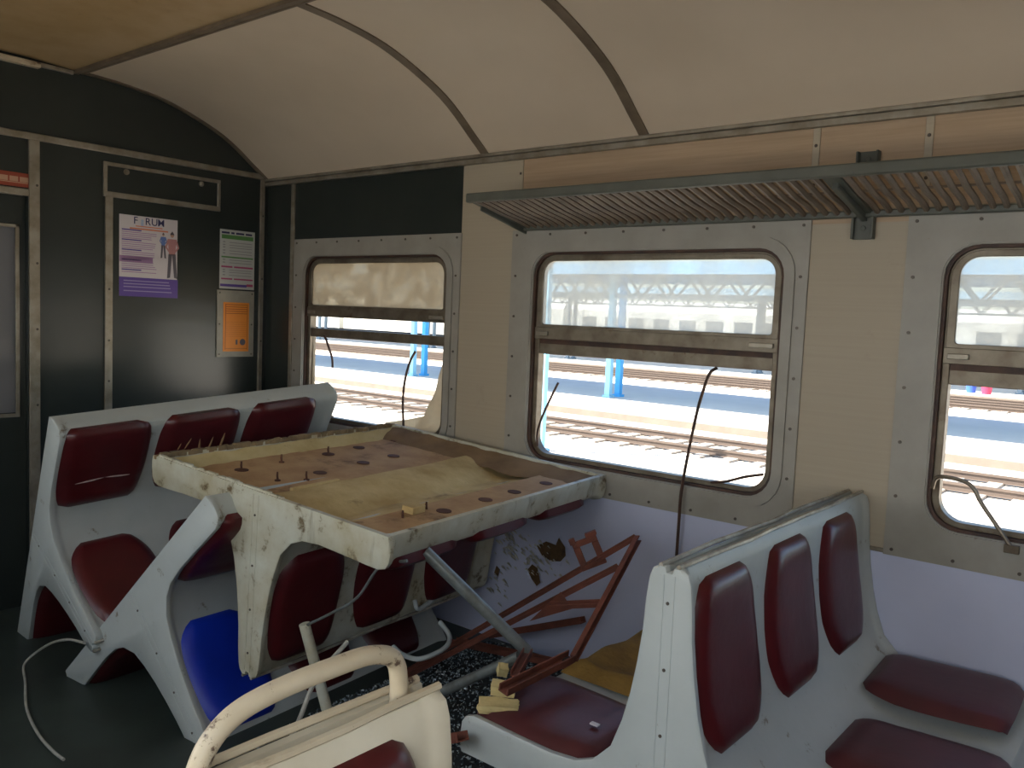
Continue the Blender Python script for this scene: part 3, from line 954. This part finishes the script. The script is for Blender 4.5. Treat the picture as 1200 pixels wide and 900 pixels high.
# ------------------------------------------------------------------ loose rubber seals and cables
def cable(name, ctrl, r, m, label, cat, n=8):
    mb = MB().tube(curve(ctrl, n), r, 8)
    return tag(mb.build(name, m), label, cat)
cable('rubber_seal', [(2.80, -0.012, 1.295), (2.775, -0.02, 1.27), (2.755, -0.025, 1.20), (2.735, -0.03, 1.10), (2.70, -0.035, 0.85), (2.692, -0.03, 0.70), (2.688, -0.025, 0.50)], 0.006, M_RUB, 'long dark rubber strip hanging down across the middle window and wall', 'rubber strip')
cable('rubber_seal', [(2.075, 0.01, 1.18), (2.05, 0.0, 1.12), (2.01, -0.005, 1.03), (1.985, 0.0, 0.96), (1.98, 0.01, 0.90)], 0.005, M_RUB, 'short dark rubber strip curling at the left side of the middle window', 'rubber strip')
cable('rubber_seal', [(2.995, 0.0, 0.93), (2.93, -0.004, 0.912), (2.86, -0.006, 0.885), (2.80, -0.006, 0.872)], 0.005, M_RUB, 'thin brown rubber strip lying along the lower right sill of the middle window', 'rubber strip')
cable('rubber_seal', [(0.53, 0.0, 1.302), (0.55, -0.005, 1.29), (0.58, -0.005, 1.24), (0.60, 0.0, 1.19), (0.607, 0.0, 1.14)], 0.006, M_RUB, 'short dark rubber strip dangling at the left of the window nearest the bulkhead', 'rubber strip')
cable('rubber_seal', [(1.225, 0.0, 1.262), (1.20, -0.01, 1.21), (1.175, -0.015, 1.12), (1.165, -0.015, 1.02), (1.168, -0.01, 0.90), (1.17, -0.01, 0.84)], 0.006, M_RUB, 'long dark rubber strip hanging in the right of the window nearest the bulkhead', 'rubber strip')
hb = tag(empty('bent_window_bar', (3.63, -0.01, 0.83)), 'bent dark metal bar hanging in the rightmost window', 'metal bar')
MB().tube(curve([(-0.085, 0.0, 0.14), (-0.075, 0, 0.175), (-0.04, -0.003, 0.182), (0.01, -0.006, 0.175), (0.035, -0.008, 0.155), (0.055, -0.009, 0.12), (0.10, -0.01, 0.06), (0.145, -0.01, 0.0)], 6), 0.0065, 8).build('bar', M_SASH, hb)
MB().box(0.125, 0.165, -0.02, 0.0, -0.015, 0.01).build('pivot_bracket', M_SASH, hb, bevel=0.002)
cable('white_cable', [(1.10, -1.50, 0.20), (0.95, -1.50, 0.17), (0.78, -1.50, 0.10), (0.70, -1.55, 0.02), (0.86, -1.61, 0.01), (1.08, -1.69, 0.01), (1.29, -1.736, 0.01), (1.44, -1.75, 0.01), (1.514, -1.749, 0.01)], 0.005, M_CABLE, 'dirty white cable curling over the floor from the tipped bench end', 'cable')
cable('white_cable', [(2.20, -1.20, 0.43), (2.22, -1.33, 0.36), (2.26, -1.42, 0.28), (2.34, -1.55, 0.22), (2.42, -1.68, 0.16), (2.45, -1.76, 0.01)], 0.007, M_CABLE, 'loose white cable hanging in front of the blue pad behind the grab handle', 'cable')
cable('bent_wire', [(2.44, -1.19, 0.735), (2.34, -1.20, 0.70), (2.24, -1.2, 0.58), (2.12, -1.2, 0.50), (2.0, -1.2, 0.43)], 0.0045, M_PIPE, 'thin bent wire from the short steel post up to the upturned bench', 'wire')

# ------------------------------------------------------------------ steel wreckage between the benches
def pipe(name, a, b, r, m, label, cat, plates=()):
    root = tag(empty(name, a), label, cat)
    a_, b_ = Vector(a), Vector(b)
    d_ = (b_-a_)
    MB().tube([(0, 0, 0), d_], r, 16).build('pipe', m, root)
    for t in plates:
        MB().disc(d_*t - d_.normalized()*0.004, d_, r*1.7, 0.008, 14).build('end_plate', m, root)
    return root
pipe('steel_pipe', (2.63, -0.84, 0.415), (2.40, -1.08, 0.735), 0.019, M_PIPE, 'thick grey steel pipe slanting down from the upturned bench rim', 'pipe')
pipe('steel_pipe', (2.61, -0.86, 0.405), (2.04, -0.93, 0.022), 0.017, M_PIPE, 'blue-grey steel pipe running down to the glass litter from the pipe joint', 'pipe')
pipe('steel_post', (2.075, -1.12, 0.0), (1.985, -1.20, 0.43), 0.018, M_SHELLD, 'short pale steel post leaning in front of the lower red pads', 'post', (0.0,))
fr = tag(empty('rusty_seat_frame', (2.72, -0.40, 0.0)), 'rusty angled steel seat frame leaning over the glass between the benches', 'steel frame')
O = Vector((2.72, -0.40, 0.0))
def fb(name, a, b, w_, h_, th, upv, label=None):
    o = MB().channel(Vector(a)-O, Vector(b)-O, w_, h_, th, upv).build(name, M_RUST, fr, bevel=0.001)
    return o
apex = (2.735, -0.41, 0.722)
hinge = (2.83, -0.90, 0.475)
fb('long_channel', apex, (1.84, -0.62, 0.03), 0.020, 0.012, 0.003, (0, -0.5, 1))
fb('long_channel', (2.760, -0.555, 0.655), (1.875, -0.70, 0.03), 0.020, 0.012, 0.003, (0, -0.5, 1))
fb('end_channel', apex, hinge, 0.024, 0.016, 0.004, (1, 0.2, 0.2))
fb('foot_channel', hinge, (2.815, -1.19, 0.462), 0.034, 0.020, 0.005, (0.2, 0, 1))
fb('cross_channel', (2.79, -0.70, 0.575), (2.62, -0.72, 0.53), 0.022, 0.014, 0.004, (0, -0.5, 1))
mb = MB()
tri = [Vector((2.64, -0.70, 0.58))-O, Vector((2.66, -0.66, 0.52))-O, Vector((2.55, -0.74, 0.47))-O]
mb.add(tri+[q+Vector((0.004, -0.006, 0.002)) for q in tri], [(0, 1, 2), (5, 4, 3), (0, 3, 4, 1), (1, 4, 5, 2), (2, 5, 3, 0)])
mb.build('gusset_plate', M_RUST, fr)
fb('short_strut', (2.72, -0.965, 0.475), (2.775, -1.09, 0.462), 0.028, 0.018, 0.004, (0, 0, 1))
mb = MB().disc(Vector(hinge)-O-Vector((0, 0.02, 0)), (0.3, -1, 0.2), 0.010, 0.02, 12)
mb.build('hinge_pin', M_DARK, fr)
br = tag(empty('rusty_bracket', (2.585, -0.44, 0.615)), 'small rusty bracket with a square hole standing on the long rusty channel', 'bracket')
mb = MB()
ang = Matrix.Rotation(rad(35), 4, 'Z') @ Matrix.Rotation(rad(-25), 4, 'Y')
for b in ((-0.045, 0.045, -0.008, 0.008, 0.065, 0.085), (-0.045, 0.045, -0.008, 0.008, -0.02, 0.0), (-0.045, -0.022, -0.012, 0.008, 0.0, 0.065), (0.022, 0.045, -0.012, 0.008, 0.0, 0.065)):
    mb.box(*b, M=ang)
mb.box(-0.05, -0.03, -0.012, 0.012, 0.08, 0.10, M=ang)
mb.box(0.01, 0.05, -0.012, 0.012, 0.085, 0.10, M=ang)
mb.build('plate', M_RUST, br, bevel=0.002)
def rusty(a, b, label, w_=0.036):
    a, b = Vector(a), Vector(b)
    r_ = tag(empty('rusty_channel', a), label, 'steel channel')
    MB().channel((0, 0, 0), b-a, w_, 0.022, 0.004, (0, 0, 1)).build('channel', M_RUST, r_, bevel=0.001)
    mb = MB()
    for t in (0.12, 0.88):
        q = (b-a)*t
        MB().disc(q+Vector((0, 0, 0.003)), (0, 0, 1), 0.008, 0.004, 6).build('bolt', M_RUSTSPOT, r_)
rusty((2.20, -1.12, 0.03), (2.78, -1.30, 0.36), 'rusty channel poking out left of the upright bench seat corner')
rusty((1.86, -0.10, 0.05), (2.36, -0.14, 0.26), 'rusty channel sloping up close to the broken lower wall')
rusty((1.86, -0.34, 0.09), (2.50, -0.28, 0.14), 'rusty channel crossing the glass litter under the long channels')
# white bent tube armrests lying under the upturned bench
def loop(ctrl, label, group=None):
    o = MB().tube(curve(ctrl, 6), 0.009, 10).build('bent_armrest_tube', M_SHELL)
    tag(o, label, 'armrest tube')
loop([(1.98, -0.80, 0.24), (2.03, -0.80, 0.225), (2.12, -0.80, 0.235), (2.14, -0.70, 0.25), (2.09, -0.62, 0.26), (2.02, -0.60, 0.29)], 'lower white bent armrest tube lying under the upturned bench')
loop([(1.80, -0.52, 0.30), (1.82, -0.52, 0.27), (1.80, -0.44, 0.27), (1.77, -0.33, 0.28), (1.74, -0.25, 0.30)], 'upper white bent armrest tube lying behind the lower one')

# broken glass and litter
random.seed(11)
mb = MB()
def heap(x, y):
    a = max(0, 1-((x-2.25)/0.46)**2)*max(0, 1-((y+0.6)/0.56)**2)
    return 0.012+0.09*a
nx, ny = 26, 34
vv_ = []
for i in range(nx+1):
    for j in range(ny+1):
        x, y = 1.80+0.92*i/nx, -1.16+1.12*j/ny
        e = min(i, nx-i, j, ny-j)
        x += 0.05*noise.noise(Vector((y*6, 3, 0))) if i in (0, nx) else 0
        y += 0.06*noise.noise(Vector((x*6, 9, 0))) if j == 0 else 0
        vv_.append((x, y, 0.001 if e == 0 else heap(x, y)*min(1, e/3)+0.012*noise.noise(Vector((x*14, y*14, 0)))))
ff_ = [(i*(ny+1)+j, (i+1)*(ny+1)+j, (i+1)*(ny+1)+j+1, i*(ny+1)+j+1) for i in range(nx) for j in range(ny)]
mb.add(vv_, ff_, 0)
for i in range(8000):
    x = random.uniform(1.81, 2.70)
    y = random.uniform(-1.14, -0.06)
    if i % 12 == 0:
        x, y = random.gauss(2.2, 0.38), random.gauss(-0.8, 0.38)
        if y > -0.03 or x > 2.7 or x < 1.86:
            continue
    z = (heap(x, y)+random.uniform(-0.006, 0.012)) if (1.83 < x < 2.7 and y > -1.12) else 0.003
    s = random.uniform(0.002, 0.0065)
    R = Matrix.Translation((x, y, z)) @ Matrix.Rotation(random.uniform(0, 3), 4, Vector((random.random(), random.random(), random.random())).normalized())
    q = [R @ Vector(p_) for p_ in ((-s, -s, 0), (s, -s*0.5, 0), (0.2*s, s, 0), (0, 0, s*0.8))]
    mb.add(q, [(0, 1, 2), (0, 3, 1), (1, 3, 2), (2, 3, 0)], 1 if random.random() < 0.5 else 2)
o = mb.build('broken_glass', [mat('dark_litter', (0.022, 0.028, 0.030), 0.8, var=0.5, scale=30), mat('glass_crumbs_pale', (0.30, 0.36, 0.38), 0.2), mat('glass_crumbs_dark', (0.07, 0.09, 0.10), 0.15)], smooth=False)
tag(o, 'heap of shattered window glass crumbs on the floor between the benches', 'broken glass', kind='stuff')
# foam chunks
def chunk(loc, sx, sy, sz, rz, seed, label, m=None, tilt=0):
    bm = bmesh.new()
    bmesh.ops.create_cube(bm, size=1)
    bmesh.ops.subdivide_edges(bm, edges=bm.edges, cuts=4, use_grid_fill=True)
    for v_ in bm.verts:
        d_ = noise.noise_vector(v_.co*2.3+Vector((seed*7.1, 0, 0)))*0.09
        v_.co += d_
        v_.co = Vector((v_.co.x*sx, v_.co.y*sy, v_.co.z*sz))
    me = bpy.data.meshes.new('foam_chunk')
    bm.to_mesh(me)
    bm.free()
    me.materials.append(m or M_CHUNK)
    o_ = bpy.data.objects.new('foam_chunk', me)
    COL.objects.link(o_)
    o_.location = loc
    o_.rotation_euler = (rad(tilt), rad(tilt*0.5), rad(rz))
    return tag(o_, label, 'foam chunk')
M_CHUNK = mat('pale_yellow_foam', (0.68, 0.56, 0.27), 0.95, col2=(0.5, 0.4, 0.18), scale=14, bump=0.3, bscale=70)
chunk((2.768, -1.13, 0.440), 0.065, 0.038, 0.026, 39, 1, 'upper pale yellow foam chunk on the seat edge by the rusty foot channel', tilt=10)
chunk((2.79, -1.175, 0.412), 0.105, 0.05, 0.022, 39, 2, 'lower flat yellow foam chunk on the seat edge under the upper one', tilt=4)
chunk((2.60, -0.93, 0.380), 0.03, 0.03, 0.03, 50, 3, 'tiny yellow foam crumb stuck by the steel pipe joint', tilt=20)
# torn foam and wood left on the seats that lost their pads
v, f = [], []
nu, nv = 20, 30
for i in range(nu+1):
    for j in range(nv+1):
        u_ = -0.565+0.36*i/nu
        vv = 0.42+0.62*j/nv
        e = min(i, nu-i, j, nv-j)/2
        z = 0.094 + 0.03*min(1, e) + 0.03*noise.noise(Vector((u_*8, vv*8, 3)))*min(1, e)
        if u_ > -0.3:
            z += 0.02*(u_+0.3)/0.1
        v.append((u_+0.02*noise.noise(Vector((vv*11, 0, 0))), vv, z))
for i in range(nu):
    for j in range(nv):
        q = i*(nv+1)+j
        f.append((q, q+nv+1, q+nv+2, q+1))
M_OCH = mat('torn_ochre_foam', (0.26, 0.155, 0.03), 0.9, col2=(0.16, 0.09, 0.02), scale=9, spots=((0.55, 0.5, 0.38), 26, 0.66, 0.72), bump=0.4, bscale=50)
o = obj('torn_seat_foam', v, f, M_OCH, bD, angle=70)
o['label'] = 'torn ochre foam where the pads are missing'
# paper scrap on the pad
tag(MB().box(3.03, 3.055, -1.10, -1.085, 0.418, 0.423).build('paper_scrap', M_WHITE, bevel=0.002), 'tiny white paper scrap lying on the maroon seat pad near the aisle', 'scrap')

# damage in the lower wall
def hole(c, pts, label, ragged=0.012, seed=0):
    root = tag(empty('wall_hole', (c[0], -0.001, c[1])), label, 'hole')
    n = len(pts)
    rnd = random.Random(seed)
    MB().add([(a, -0.001, b) for a, b in pts]+[(a, -0.0025, b) for a, b in pts], [tuple(range(n)), tuple(range(2*n-1, n-1, -1))]+[(i, (i+1) % n, n+(i+1) % n, n+i) for i in range(n)]).build('exposed_core', M_HOLE, root, smooth=False)
    mb = MB()
    for i in range(n):
        a, b = Vector(pts[i]), Vector(pts[(i+1) % n])
        for t in (0.15, 0.5, 0.8):
            q = a.lerp(b, t)
            r1 = q*(1+rnd.uniform(0.15, 0.45))
            d_ = (b-a)*0.24
            mb.add([(q.x-d_.x, -0.003, q.y-d_.y), (q.x+d_.x, -0.003, q.y+d_.y), (r1.x, -0.001-rnd.uniform(0.004, ragged), r1.y), (q.x, -0.0005, q.y)], [(0, 1, 2), (0, 3, 1), (1, 3, 2), (2, 3, 0)])
    mb.build('splintered_edge', M_LOWER, root, smooth=False)
M_HOLE = mat('exposed_chipboard', (0.15, 0.085, 0.035), 0.9, col2=(0.05, 0.03, 0.015), scale=25)
hole((2.09, 0.465), [(0.07, 0.03), (0.035, 0.065), (0.02, 0.03), (-0.03, 0.035), (-0.08, 0.005), (-0.05, -0.03), (0.0, -0.045), (0.05, -0.035), (0.075, -0.005)], 'larger brown hole broken in the lower wall below the middle window', seed=1)
hole((2.00, 0.335), [(0.02, 0.04), (-0.01, 0.05), (-0.035, 0.02), (-0.01, -0.015), (0.02, -0.04), (0.04, -0.02)], 'small dark hole in the lower wall beneath the larger one', seed=2)
hole((1.80, 0.30), [(0.012, 0.02), (-0.01, 0.035), (-0.022, 0.0), (0.0, -0.02)], 'tiny dark hole at the left of the damaged lower wall', seed=3)
mb = MB()
rnd = random.Random(5)
for (x, z, n_, sx, sz) in ((1.86, 0.45, 44, 0.02, 0.10), (1.95, 0.44, 36, 0.09, 0.03), (2.02, 0.385, 30, 0.06, 0.03), (1.80, 0.26, 16, 0.03, 0.06)):
    for i in range(n_):
        a, b = rnd.gauss(x, sx), rnd.gauss(z, sz)
        s = rnd.uniform(0.008, 0.026)
        mb.add([(a-s, -0.001, b), (a+s*0.5, -0.001, b-s*0.6), (a+s*0.2, -0.004-s*0.8, b+s*0.8), (a, 0.0, b)], [(0, 1, 2), (0, 3, 1), (1, 3, 2), (2, 3, 0)])
tag(mb.build('flaking_paint', mat('flaking_white_paint', (0.72, 0.72, 0.66), 0.6, col2=(0.35, 0.33, 0.27), scale=30), smooth=False), 'white flaking paint splinters around the broken lower wall', 'paint flakes', kind='stuff')

# ------------------------------------------------------------------ outside: ground, platforms, tracks
M_BALL = mat('pale_ballast', (0.72, 0.66, 0.56), 0.95, col2=(0.6, 0.52, 0.42), scale=1.3, spots=((0.2, 0.15, 0.10), 5, 0.62, 0.7))  # pale tan base colour with darker spots
M_CONC = mat('pale_platform_paving', (0.55, 0.54, 0.52), 0.9, var=0.1, scale=0.6)
M_CONCE = mat('brown_platform_edge', (0.17, 0.145, 0.12), 0.9, var=0.2, scale=2)
M_RAIL = mat('rusty_rail', (0.10, 0.075, 0.06), 0.6, metal=0.2)
M_SLEEP = mat('dusty_sleeper', (0.38, 0.34, 0.29), 0.9, var=0.3)
M_BLUE1 = mat('bright_blue_column_paint', (0.03, 0.33, 0.70), 0.5)
M_BLUE2 = mat('pale_blue_column_paint', (0.22, 0.48, 0.66), 0.5)
M_CAN = mat('canopy_blue_grey', (0.20, 0.34, 0.45), 0.6)
M_TRUSS = mat('truss_grey_blue', (0.16, 0.22, 0.27), 0.6)
M_CAR = mat('pale_coach_paint', (0.62, 0.62, 0.58), 0.5)
M_CARW = mat('coach_window_glass', (0.09, 0.11, 0.13), 0.2)
M_UND = mat('dark_underframe', (0.035, 0.035, 0.045), 0.8, var=0.4, scale=2)
GZ = -1.2
structure(MB().box(-110, 60, -60, 160, GZ-0.1, GZ).build('ground', M_BALL, smooth=False))
def platform(n, y0, y1):
    mb = MB().box(-110, 45, y0, y1, GZ, GZ+0.2)
    mb.box(-110, 45, y0-0.12, y0, GZ, GZ+0.17, 1)
    mb.box(-110, 45, y1, y1+0.12, GZ, GZ+0.17, 1)
    return structure(mb.build('platform_%d' % n, [M_CONC, M_CONCE], smooth=False))
platform(1, 16.6, 27.2)
platform(2, 36.5, 43.0)
def track(name_y, x0, x1, label, sleepers, per=0.62):
    root = tag(empty('railway_track', ((x0+x1)/2, name_y, GZ)), label, 'railway track')
    xc = (x0+x1)/2
    for dy in (-0.7525, 0.7525):
        mb = MB().box(x0-xc, x1-xc, dy-0.034, dy+0.034, 0.13, 0.17).box(x0-xc, x1-xc, dy-0.009, dy+0.009, 0.05, 0.13).box(x0-xc, x1-xc, dy-0.07, dy+0.07, 0.03, 0.05)
        mb.build('rail', M_RAIL, root, smooth=False)
    base = None
    n = int((x1-x0)/per)
    if sleepers:
        for i in range(sleepers[0], min(n, sleepers[1])):
            if base is None:
                base = MB().box(-0.12, 0.12, -1.25, 1.25, 0.0, 0.045).build('sleeper', M_SLEEP, root, bevel=0.01)
                ob = base
            else:
                ob = base.copy()
                COL.objects.link(ob)
                ob.parent = root
            ob.location = (x0-xc+per*i, 0, 0)
    else:
        mb = MB()
        for i in range(n):
            mb.box(x0-xc+per*i-0.12, x0-xc+per*i+0.12, -1.25, 1.25, 0, 0.045)
        tag(mb.build('sleepers', M_SLEEP, root, smooth=False), kind='stuff')
track(13.65, -24, 10, 'nearest railway track, running just before the first platform', (0, 99))
track(31.9, -70, 12, 'second railway track, between the first and the far platform', None)
track(34.7, -70, 12, 'third railway track, right along the far platform edge', None)
track(46.5, -90, 20, 'farthest railway track, carrying the pale passenger coaches', None)

def canopy(x0, x1, y0, y1, z, colx, coly, label, cm, fascia):
    xc, yc = (x0+x1)/2, (y0+y1)/2
    root = tag(empty('platform_canopy', (xc, yc, GZ+0.2)), label, 'canopy')
    zz = z-(GZ+0.2)
    MB().box(x0-xc, x1-xc, y0-yc, y1-yc, zz+0.42, zz+0.50).build('roof', M_CAN, root, smooth=False)
    MB().box(x0-xc, x1-xc, y0-yc-0.05, y0-yc, zz+0.2, zz+0.52).box(x0-xc, x1-xc, y1-yc, y1-yc+0.05, zz+0.2, zz+0.52).build('fascia', fascia, root, smooth=False)
    for yy in (coly[0], coly[-1]):
        mb = MB()
        mb.beam((x0-xc, yy-yc, zz+0.38), (x1-xc, yy-yc, zz+0.38), 0.08, 0.08)
        mb.beam((x0-xc, yy-yc, zz-0.35), (x1-xc, yy-yc, zz-0.35), 0.08, 0.08)
        n = int((x1-x0)/1.2)
        for i in range(n):
            a = x0-xc+1.2*i
            mb.beam((a, yy-yc, zz-0.35), (a+0.6, yy-yc, zz+0.38), 0.06, 0.06)
            mb.beam((a+0.6, yy-yc, zz+0.38), (a+1.2, yy-yc, zz-0.35), 0.06, 0.06)
        mb.build('lattice_truss', M_TRUSS, root, smooth=False)
    for cx in colx:
        for i, cy in enumerate(coly):
            MB().box(cx-xc-0.09, cx-xc+0.09, cy-yc-0.09, cy-yc+0.09, 0, zz+0.42).box(cx-xc-0.14, cx-xc+0.14, cy-yc-0.14, cy-yc+0.14, 0, 0.08).build('column', cm[i % len(cm)], root, smooth=False)
        mb = MB().beam((cx-xc, y0-yc, zz+0.36), (cx-xc, y1-yc, zz+0.36), 0.10, 0.12)
        mb.build('cross_beam', M_CAN, root, smooth=False)
canopy(-95, 25, 17.6, 23.0, 2.55, (-56, -46.5, -37.5, -28.3, -19.4, -10.5, -1.6, 7.3), (20.0, 20.6), 'long blue canopy on slim columns over the near platform', (M_BLUE2, M_BLUE1), mat('canopy_blue_fascia', (0.16, 0.35, 0.55), 0.5))
canopy(-95, 25, 36.8, 42.6, 2.75, (-62, -50, -38, -26, -14, -2, 10), (39.4, 40.0), 'grey lattice canopy over the far platform before the parked coaches', (M_TRUSS, M_TRUSS), M_CAN)
pc = tag(empty('lamp_column', (-5.98, 10.59, GZ)), 'pale blue column standing closest to the coach, at the left of the middle window', 'column')
MB().box(-0.06, 0.06, -0.06, 0.06, 0, 6.0).build('shaft', M_BLUE2, pc, bevel=0.01)
MB().box(-0.13, 0.13, -0.13, 0.13, 0, 0.05).build('base_plate', M_BLUE2, pc, bevel=0.01)
def coach(x0, x1, y, label):
    root = tag(empty('passenger_coach', ((x0+x1)/2, y, GZ)), label, 'passenger coach', 'parked passenger coaches on the farthest track')
    L_ = (x1-x0)/2
    sec = [(-1.4, 1.0), (-1.42, 2.2), (-1.38, 3.3), (-1.1, 3.75), (-0.5, 3.98), (0.5, 3.98), (1.1, 3.75), (1.38, 3.3), (1.42, 2.2), (1.4, 1.0)]
    n = len(sec)
    v = [(-L_, a, b) for a, b in sec]+[(L_, a, b) for a, b in sec]
    obj('body', v, [tuple(range(n)), tuple(range(2*n-1, n-1, -1))]+[(i, (i+1) % n, n+(i+1) % n, n+i) for i in range(n)], M_CAR, root, angle=25)
    nw = 12
    for i in range(nw):
        xx = -L_+1.6+(2*L_-3.2)*i/(nw-1)
        MB().box(xx-0.55, xx+0.55, -1.435, -1.40, 2.05, 2.85).build('window', M_CARW, root, smooth=False)
    MB().box(-L_+0.3, L_-0.3, -1.2, 1.2, 0.55, 1.0).box(-2, 2, -1.1, 1.1, 0.25, 0.6).build('underframe', M_UND, root, smooth=False)
    for bx in (-L_+3.2, L_-3.2):
        mb = MB().box(bx-1.6, bx+1.6, -1.15, 1.15, 0.3, 0.7)
        for wx in (-1.2, 1.2):
            for s in (-0.9, 0.76):
                mb.tube([(bx+wx, s, 0.5+0.17), (bx+wx, s+0.14, 0.5+0.17)], 0.46, 16)
        mb.build('bogie', M_UND, root)
coach(-78, -54.6, 46.5, 'pale parked passenger coach, farthest left of the row beyond the platforms')
coach(-54, -30.6, 46.5, 'pale parked passenger coach seen through the window nearest the bulkhead')
coach(-30, -6.6, 46.5, 'pale parked passenger coach seen through the middle window')
coach(-6, 17.4, 46.5, 'pale parked passenger coach seen through the rightmost window')
for (x, y, m, lb) in ((-3.6, 37.9, mat('bin_blue', (0.03, 0.10, 0.45), 0.5), 'small blue bin on the far platform, left of the red one'), (-2.95, 37.6, mat('bin_red', (0.5, 0.03, 0.08), 0.5), 'small red bin on the far platform, right of the blue one')):
    r_ = tag(empty('litter_bin', (x, y, GZ+0.2)), lb, 'bin')
    MB().tube([(0, 0, 0), (0, 0, 0.55)], [0.18, 0.24], 16).build('body', m, r_)
    MB().tube([(0, 0, 0.55), (0, 0, 0.62)], [0.26, 0.16], 16).build('lid', m, r_)

# small fittings belong to the part they sit on
def reparent(child_names, parent_name):
    for o_ in list(COL.objects):
        base = o_.name.split('.')[0]
        if base in child_names and o_.parent and o_.parent.type == 'EMPTY':
            cands = [c for c in o_.parent.children if c.name.split('.')[0] == parent_name and c is not o_]
            if cands:
                tgt = cands[0]
                if len(cands) > 1 and base in ('washer', 'bolt'):
                    c0 = sum((Vector(v_.co) for v_ in o_.data.vertices), Vector())/len(o_.data.vertices)
                    def dd(c):
                        cc = sum((Vector(v_.co) for v_ in c.data.vertices), Vector())/len(c.data.vertices)
                        return (cc-c0).length
                    tgt = min(cands, key=dd)
                o_.parent = tgt
reparent({'seam_strip', 'edge_trim', 'torn_foam_edge'}, 'shell')
reparent({'washer', 'bolt'}, 'underside_board')
reparent({'bolt'}, 'channel')
reparent({'lettering', 'printed_lines', 'printed_figures', 'purple_footer', 'orange_headline', 'headline', 'figure_letter'}, 'sheet')
reparent({'faded_lettering'}, 'plate')
reparent({'orange_sheet', 'black_symbol'}, 'backing_plate')
reparent({'lock'}, 'panel')
reparent({'glazing_bead', 'pane'}, 'door_leaf')
reparent({'upper_pane'}, 'upper_sash_frame')
reparent({'lower_pane', 'broken_lower_pane'}, 'lower_sash_frame')
reparent({'gasket'}, 'window_frame')

def tear(bench_, pad_match, marks, m):
    for o_ in bench_.children:
        if not pad_match(o_):
            continue
        bb = [Vector(c) for c in o_.bound_box]
        for (u0, v0, u1, v1, w_) in marks:
            pts = []
            for k_ in range(9):
                t = k_/8
                a, b = u0+(u1-u0)*t, v0+(v1-v0)*t
                best = max((v_.co.z, v_.co) for v_ in o_.data.vertices if abs(v_.co.x-a) < 0.03 and abs(v_.co.y-b) < 0.03)[1]
                pts.append(Vector((a, b, best.z-w_*0.3)))
            mb = MB().tube(pts, [w_*math.sin(math.pi*(0.06+0.88*k_/8)) for k_ in range(9)], 6)
            mb.build('vinyl_tear', m, o_)
def is_pad(i, sg, lo, hi):
    def f_(o_):
        if not o_.name.startswith('seat_pad'):
            return False
        xs = [v_.co.x for v_ in o_.data.vertices]
        ys = [v_.co.y for v_ in o_.data.vertices]
        cx_, cy_ = sum(xs)/len(xs), sum(ys)/len(ys)
        return cx_*sg > 0 and lo < cy_ < hi
    return f_
M_TEAR = mat('torn_vinyl_foam', (0.34, 0.20, 0.10), 0.9)
tear(bA, is_pad(0, -1, 0.3, 0.75), [(-0.48, 0.52, -0.42, 0.50, 0.004), (-0.47, 0.56, -0.37, 0.575, 0.006), (-0.47, 0.62, -0.38, 0.61, 0.005), (-0.48, 0.67, -0.38, 0.665, 0.006), (-0.46, 0.48, -0.42, 0.47, 0.003)], M_TEAR)
tear(bA, is_pad(0, -1, 0.0, 0.3), [(-0.335, 0.08, -0.345, 0.19, 0.004), (-0.345, 0.19, -0.335, 0.29, 0.004)], mat('pale_vinyl_scuff', (0.45, 0.36, 0.34), 0.6))
